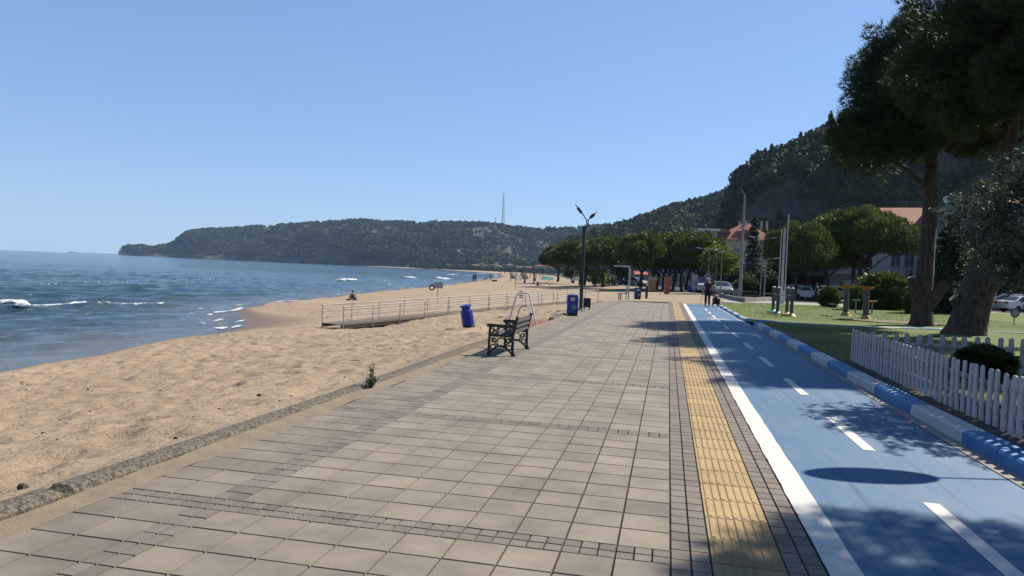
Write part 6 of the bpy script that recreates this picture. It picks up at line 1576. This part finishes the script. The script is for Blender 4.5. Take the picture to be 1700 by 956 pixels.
m = MB(); m.box(-.10, .10, -.06, .06, -.01, .10, b=.02); m.build('body', M['bin_black'], bg_); m = MB(); m.torus((0, 0, .10), .05, .008, 'y', 12, 5); m.build('handle', M['bin_black'], bg_)
GB = 'far people on the beach'
for px, dp, sh_, trs, lb, sc in [(786, 168, 'navy_cloth', 'black_cloth', 'person in dark clothes standing at the water edge, left of two', 1.0), (789.5, 169, 'black_cloth', 'black_cloth', 'second dark-clothed person standing at the water edge', 1.0), (814, 186, 'navy_cloth', 'black_cloth', 'person standing just behind the low beach seat by the water', 1.0),
                                (829, 330, 'white_cloth', 'white_cloth', 'person all in white far along the water edge', 1.0), (806.5, 186, 'pink_cloth', 'navy_cloth', 'person in pink left of the low beach seat', .8), (847.5, 178, 'white_cloth', 'pink_cloth', 'person in a white top on the sand left of the thin pole', .9), (874, 260, 'red_cloth', 'black_cloth', 'person in red far up the beach', 1.0), (880, 270, 'white_cloth', 'navy_cloth', 'person in white with dark trousers far up the beach', 1.0), (896, 255, 'pink_cloth', 'black_cloth', 'person in pink far up the beach by the pines', 1.0), (889.5, 240, 'teal_cloth', 'navy_cloth', 'person in turquoise top far up the beach', 1.0)]:
    ppl(px, dp, sh_, trs, 'hair_d', lb, sc, group=GB)
GT = 'tiny beachgoers at the far end of the bay'; fp0 = None
for k in range(16):
    px, dp = 800+k*6.6+rnd.uniform(-2, 2), rnd.uniform(330, 620)
    z = 0
    for _ in range(3): x, y = at_depth(px, dp, z); z = bz(x, y)
    if z < -1.1: continue
    if fp0 is None: fp0 = ppl(px, dp, 'navy_cloth', 'black_cloth', 'hair_d', 'tiny distant beachgoer among the crowd at the far end of the beach', 1.05, group=GT); o = fp0
    else: o = dup(fp0, (x, y, z), rnd.uniform(0, 6))
    recolour(o, 'shirt', M[('navy_cloth', 'white_cloth', 'red_cloth', 'black_cloth')[k % 4]])
GS_ = 'people by the street'
ppl(1012, 118, 'white_cloth', 'black_cloth', 'hair_d', 'person in a white shirt under the pines left of the white frame', 1.0, beach=False, group=GS_)
ppl(1015.5, 119, 'black_cloth', 'black_cloth', 'hair_d', 'person in black beside the one in a white shirt under the pines', 1.0, beach=False, group=GS_)
ppl(1355, 69, 'navy_cloth', 'black_cloth', 'hair_d', 'person in dark blue walking past the parked cars near the round shrub', 1.0, beach=False, rz=.8, group=GS_)

# beach furniture far along the sand
def on_beach(px, dp):
    z = 0
    for _ in range(3): x, y = at_depth(px, dp, z); z = bz(x, y)
    return x, y, z
def recliner(px, dp, rz, lb, m_='red_cloth', sc=1.0):
    x, y, z = on_beach(px, dp); t = thing('deck_chair', lb, 'deck chair', (x, y, z), rz, 'deck chairs on the beach'); t.scale = (sc,)*3
    m = MB(); m.rings([[(-.9, -.32, .25), (-.9, .32, .25), (-.9, .32, .29), (-.9, -.32, .29)], [(.1, -.32, .33), (.1, .32, .33), (.1, .32, .37), (.1, -.32, .37)]]); m.rings([[(.1, -.32, .33), (.1, .32, .33), (.1, .32, .37), (.1, -.32, .37)], [(.75, -.32, .95), (.75, .32, .95), (.72, .32, .99), (.72, -.32, .99)]]); m.build('seat', M[m_], t)
    for sx in (-.7, .3):
        for sy in (-.3, .3): m = MB(); m.path([(sx, sy, -.02), (sx+.12, sy, .34)], .022, 5); m.build('leg', M['grey_metal'], t)
    return t
recliner(907, 124, .2, 'dark red deck chair tilted back, beside the navy drum bin', 'wood_r', 1.5)
recliner(864, 215, 2.6, 'dark deck chair lying far up the beach', 'wood_d', 1.4)
recliner(862.5, 178, .3, 'low dark deck chair right of the thin beach pole', 'wood_d', 1.2)
for px, dp, lb in [(847, 240, 'dark parasol lying open far up the beach, left one'), (866, 225, 'tan parasol leaning open far up the beach, right one')]:
    x, y, z = on_beach(px, dp); t = thing('parasol', lb, 'parasol', (x, y, z), 0, None, rot=(.5, .9, 0)); m = MB(); m.lathe([(1.4, 1.7), (1.0, 1.95), (.05, 2.15)], 10, cap=False); m.build('canopy', M['wood_d' if px < 850 else 'drift'], t); m = MB(); m.path([(0, 0, 0), (0, 0, 2.1)], .03, 6); m.build('pole', M['white_metal'], t)
x, y, z = on_beach(821, 172); t = thing('beach_cabana', 'low beach seat with small awning and plank ramp by the water', 'beach seat', (x, y, z), .3)
m = MB(); m.box(-.6, .6, -.4, .4, .0, .35); m.build('seat', M['wood_d'], t); m = MB(); m.rings([[(-1.0, -.8, 1.5), (1.6, -.8, 1.75), (1.6, .8, 1.75), (-1.0, .8, 1.5)], [(-.9, -.8, 1.62), (1.4, -.8, 1.95), (1.4, .8, 1.95), (-.9, .8, 1.62)]]); m.build('awning', M['white_cloth'], t)
for sx in (-.55, .55): m = MB(); m.path([(sx, 0, .35), (sx, 0, 1.65)], .04, 5); m.build('post', M['rail'], t)
m = MB(); m.rings([[(-2.9, -.15, .0), (-2.9, .15, .0), (-2.9, .15, .14), (-2.9, -.15, .14)], [(-.7, -.15, 1.35), (-.7, .15, 1.35), (-.7, .15, 1.5), (-.7, -.15, 1.5)]]); m.build('plank', M['wood_d'], t)
x, y, z = on_beach(908, 205); t = thing('beach_tent', 'turquoise and white beach tent low on the sand before the dark pines', 'tent', (x, y, z), .3)
m = MB(); m.rings([[(-1.7, -1, 0), (1.7, -1, 0), (1.7, 1, 0), (-1.7, 1, 0)], [(-1.1, -.3, 1.0), (1.1, -.3, .8), (1.1, .3, .8), (-1.1, .3, 1.0)]]); m.build('fabric', M['teal_cloth'], t); m = MB(); m.rings([[(1.72, -.9, 0), (2.6, -.9, 0), (2.6, .9, 0), (1.72, .9, 0)], [(1.72, -.2, .75), (1.9, -.2, .6), (1.9, .2, .6), (1.72, .2, .75)]]); m.build('porch', M['white_cloth'], t)
GPo = 'thin poles standing on the beach'
for px, dp, hh, lb in [(855, 100, 2.3, 'thin tall pole on the beach, nearest of the thin poles'), (886, 142, 2.4, 'thicker dark pole on the beach beside the navy drum bin'), (848, 180, 1.4, 'short thin pole on the beach beside the person in white')]:
    x, y, z = on_beach(px, dp); t = thing('beach_pole', lb, 'pole', (x, y, z), 0, GPo); m = MB(); m.path([(0, 0, -.2), (0, 0, hh)], .05 if px != 886 else .13, 6); m.build('shaft', M['rail'] if px != 886 else M['wood_d'], t)
    m = MB(); m.lathe([(.06, hh), (.08, hh+.02), (.0, hh+.1)], 6); m.build('cap', M['rail'], t)
# market awnings under the pines
for px, dp, w_, lb in [(1047, 135, 4, 'red awning of a stall under the pines, right of the white frame'), (1060, 132, 3, 'smaller red awning beside the first, behind the forked pine')]:
    x, y = at_depth(px, dp, 0); t = thing('market_stall', lb, 'stall', (x, y, -.05), R_(12), 'stalls with red awnings'); m = MB(); m.rings([[(-w_/2, -1.2, 2.0), (w_/2, -1.2, 2.0), (w_/2, 1, 2.5), (-w_/2, 1, 2.5)], [(-w_/2, -1.2, 2.08), (w_/2, -1.2, 2.08), (w_/2, 1, 2.6), (-w_/2, 1, 2.6)]]); m.build('awning', M['awning'], t)
    for sx in (-1, 1):
        for sy in (-1.1, .9): m = MB(); m.path([(sx*(w_/2-.1), sy, 0), (sx*(w_/2-.1), sy, 2.02 if sy < 0 else 2.48)], .04, 5); m.build('post', M['white_metal'], t)
    m = MB(); m.box(-w_/2+.2, w_/2-.2, -.9, -.2, .0, .9); m.build('counter', M['render_w'], t)
# football goal like low white frame and blue-white court by the pines
x, y = at_depth(985, 128, 0); t = thing('low_barrier', 'low white and blue barrier on the grass edge under the pines', 'barrier', (x, y, -.05), R_(10))
m = MB(); m.box(-4, 4.4, -.08, .08, .55, .72); m.build('rail', M['white_metal'], t)
for sx in (-3.5, 0, 4.2): m = MB(); m.box(sx-.2, sx+.2, -.07, .07, 0, .549); m.build('post', M['white_metal' if sx > 1 else 'bin_blue'], t)

# floating buoy line on the sea
bl = thing('buoy_line', 'line of small white floats strung across the sea', 'buoy line', (0, 0, SEA_Z))
pts = [ground(a, b, SEA_Z) for a, b in ((-60, 478.5), (0, 475.8), (60, 473.4), (100, 471.6), (150, 470.3), (240, 467.2), (330, 465), (400, 463))]
P = np.array(pts); sg = np.r_[0, np.cumsum(np.hypot(*np.diff(P, axis=0).T))]; base = None
for d in np.arange(0, sg[-1], 1.15):
    if rnd.random() < .12: continue
    xx, yy_ = np.interp(d, sg, P[:, 0]), np.interp(d, sg, P[:, 1])
    if base is None:
        m = MB(); m.lathe([(.01, -.10), (.11, -.05), (.13, 0.02), (.10, .10), (.01, .14)], 8); base = m.build('float', M['white_metal'], bl); o = base
    else: o = base.copy(); S.collection.objects.link(o); o.parent = bl
    o.location = (xx, yy_, .03+rnd.uniform(-.03, .05)); s = rnd.uniform(.4, .8); o.scale = (s, s, s)
m = MB(); m.path([(a, b, 0.0) for a, b in pts], .02, 4); m.build('rope', M['grey_metal'], bl)

# driftwood scraps, pebbles and shells strewn on the sand
dv, df, dw = [], [], []
rs = np.random.RandomState(901); mbd = MB(); mbw = MB()
for k in range(620):
    y = 2.5+rs.rand()**1.5*36; xa, xb = float(shore(np.array([y]))[0])+1.2, -4.25
    x = xb-(xb-xa)*rs.rand()**1.25; z = bz(x, y); s = (.007+.016*rs.rand()**2.6)*(1+.02*y); r3 = rs.rand()
    if r3 < .5:
        a = rs.rand()*6.28; L_ = s*(1.5+5*rs.rand()); mbd.path([(x-math.cos(a)*L_, y-math.sin(a)*L_, z+.004), (x+.01*rs.randn(), y, z+.012+s*.2), (x+math.cos(a)*L_, y+math.sin(a)*L_, z+.004)], [s*.15, s*.28, s*.1], 5)
    elif r3 < .78: mbd.lathe([(s*.3, -.005), (s*.9, s*.2), (s*.7, s*.65), (s*.2, s*.8)], 6, (x, y, z))
    else: mbw.lathe([(s*.3, -.003), (s*.6, s*.1), (s*.35, s*.3)], 6, (x, y, z))
o = mbd.build('beach_debris', M['drift']); tag(o, 'scraps of driftwood and dark pebbles strewn over the sand', 'debris', kind='stuff')
o = mbw.build('shell_bits', M['paper']); tag(o, 'pale shell fragments strewn over the sand', 'shells', kind='stuff')
x, y = ground(38, 811, .03)
for px, py, s, lb in [(37, 811, .042, 'largest dark stone lying on the sand near the kerb at bottom left'), (292, 727, .025, 'dark pebble on the sand midway along the near kerb'), (431, 653, .032, 'dark clump on the sand left of the weed')]:
    x, y = ground(px, py, .0); z = bz(x, y); x, y = ground(px, py, z); m = MB(); rr = random.Random(px)
    m.rings([[((x+s*q*math.cos(a)*(1+.25*math.sin(3*a+px))), y+s*q*math.sin(a)*.8*(1+.2*math.cos(2*a)), bz(x, y)+zz*s) for a in np.linspace(0, 6.283, 10)[:-1]] for q, zz in ((.8, -.2), (1.0, .25), (.7, .75), (.25, .95))]); tag(m.build('stone', M['drift'], smooth=True), lb, 'stone', 'stones on the sand')
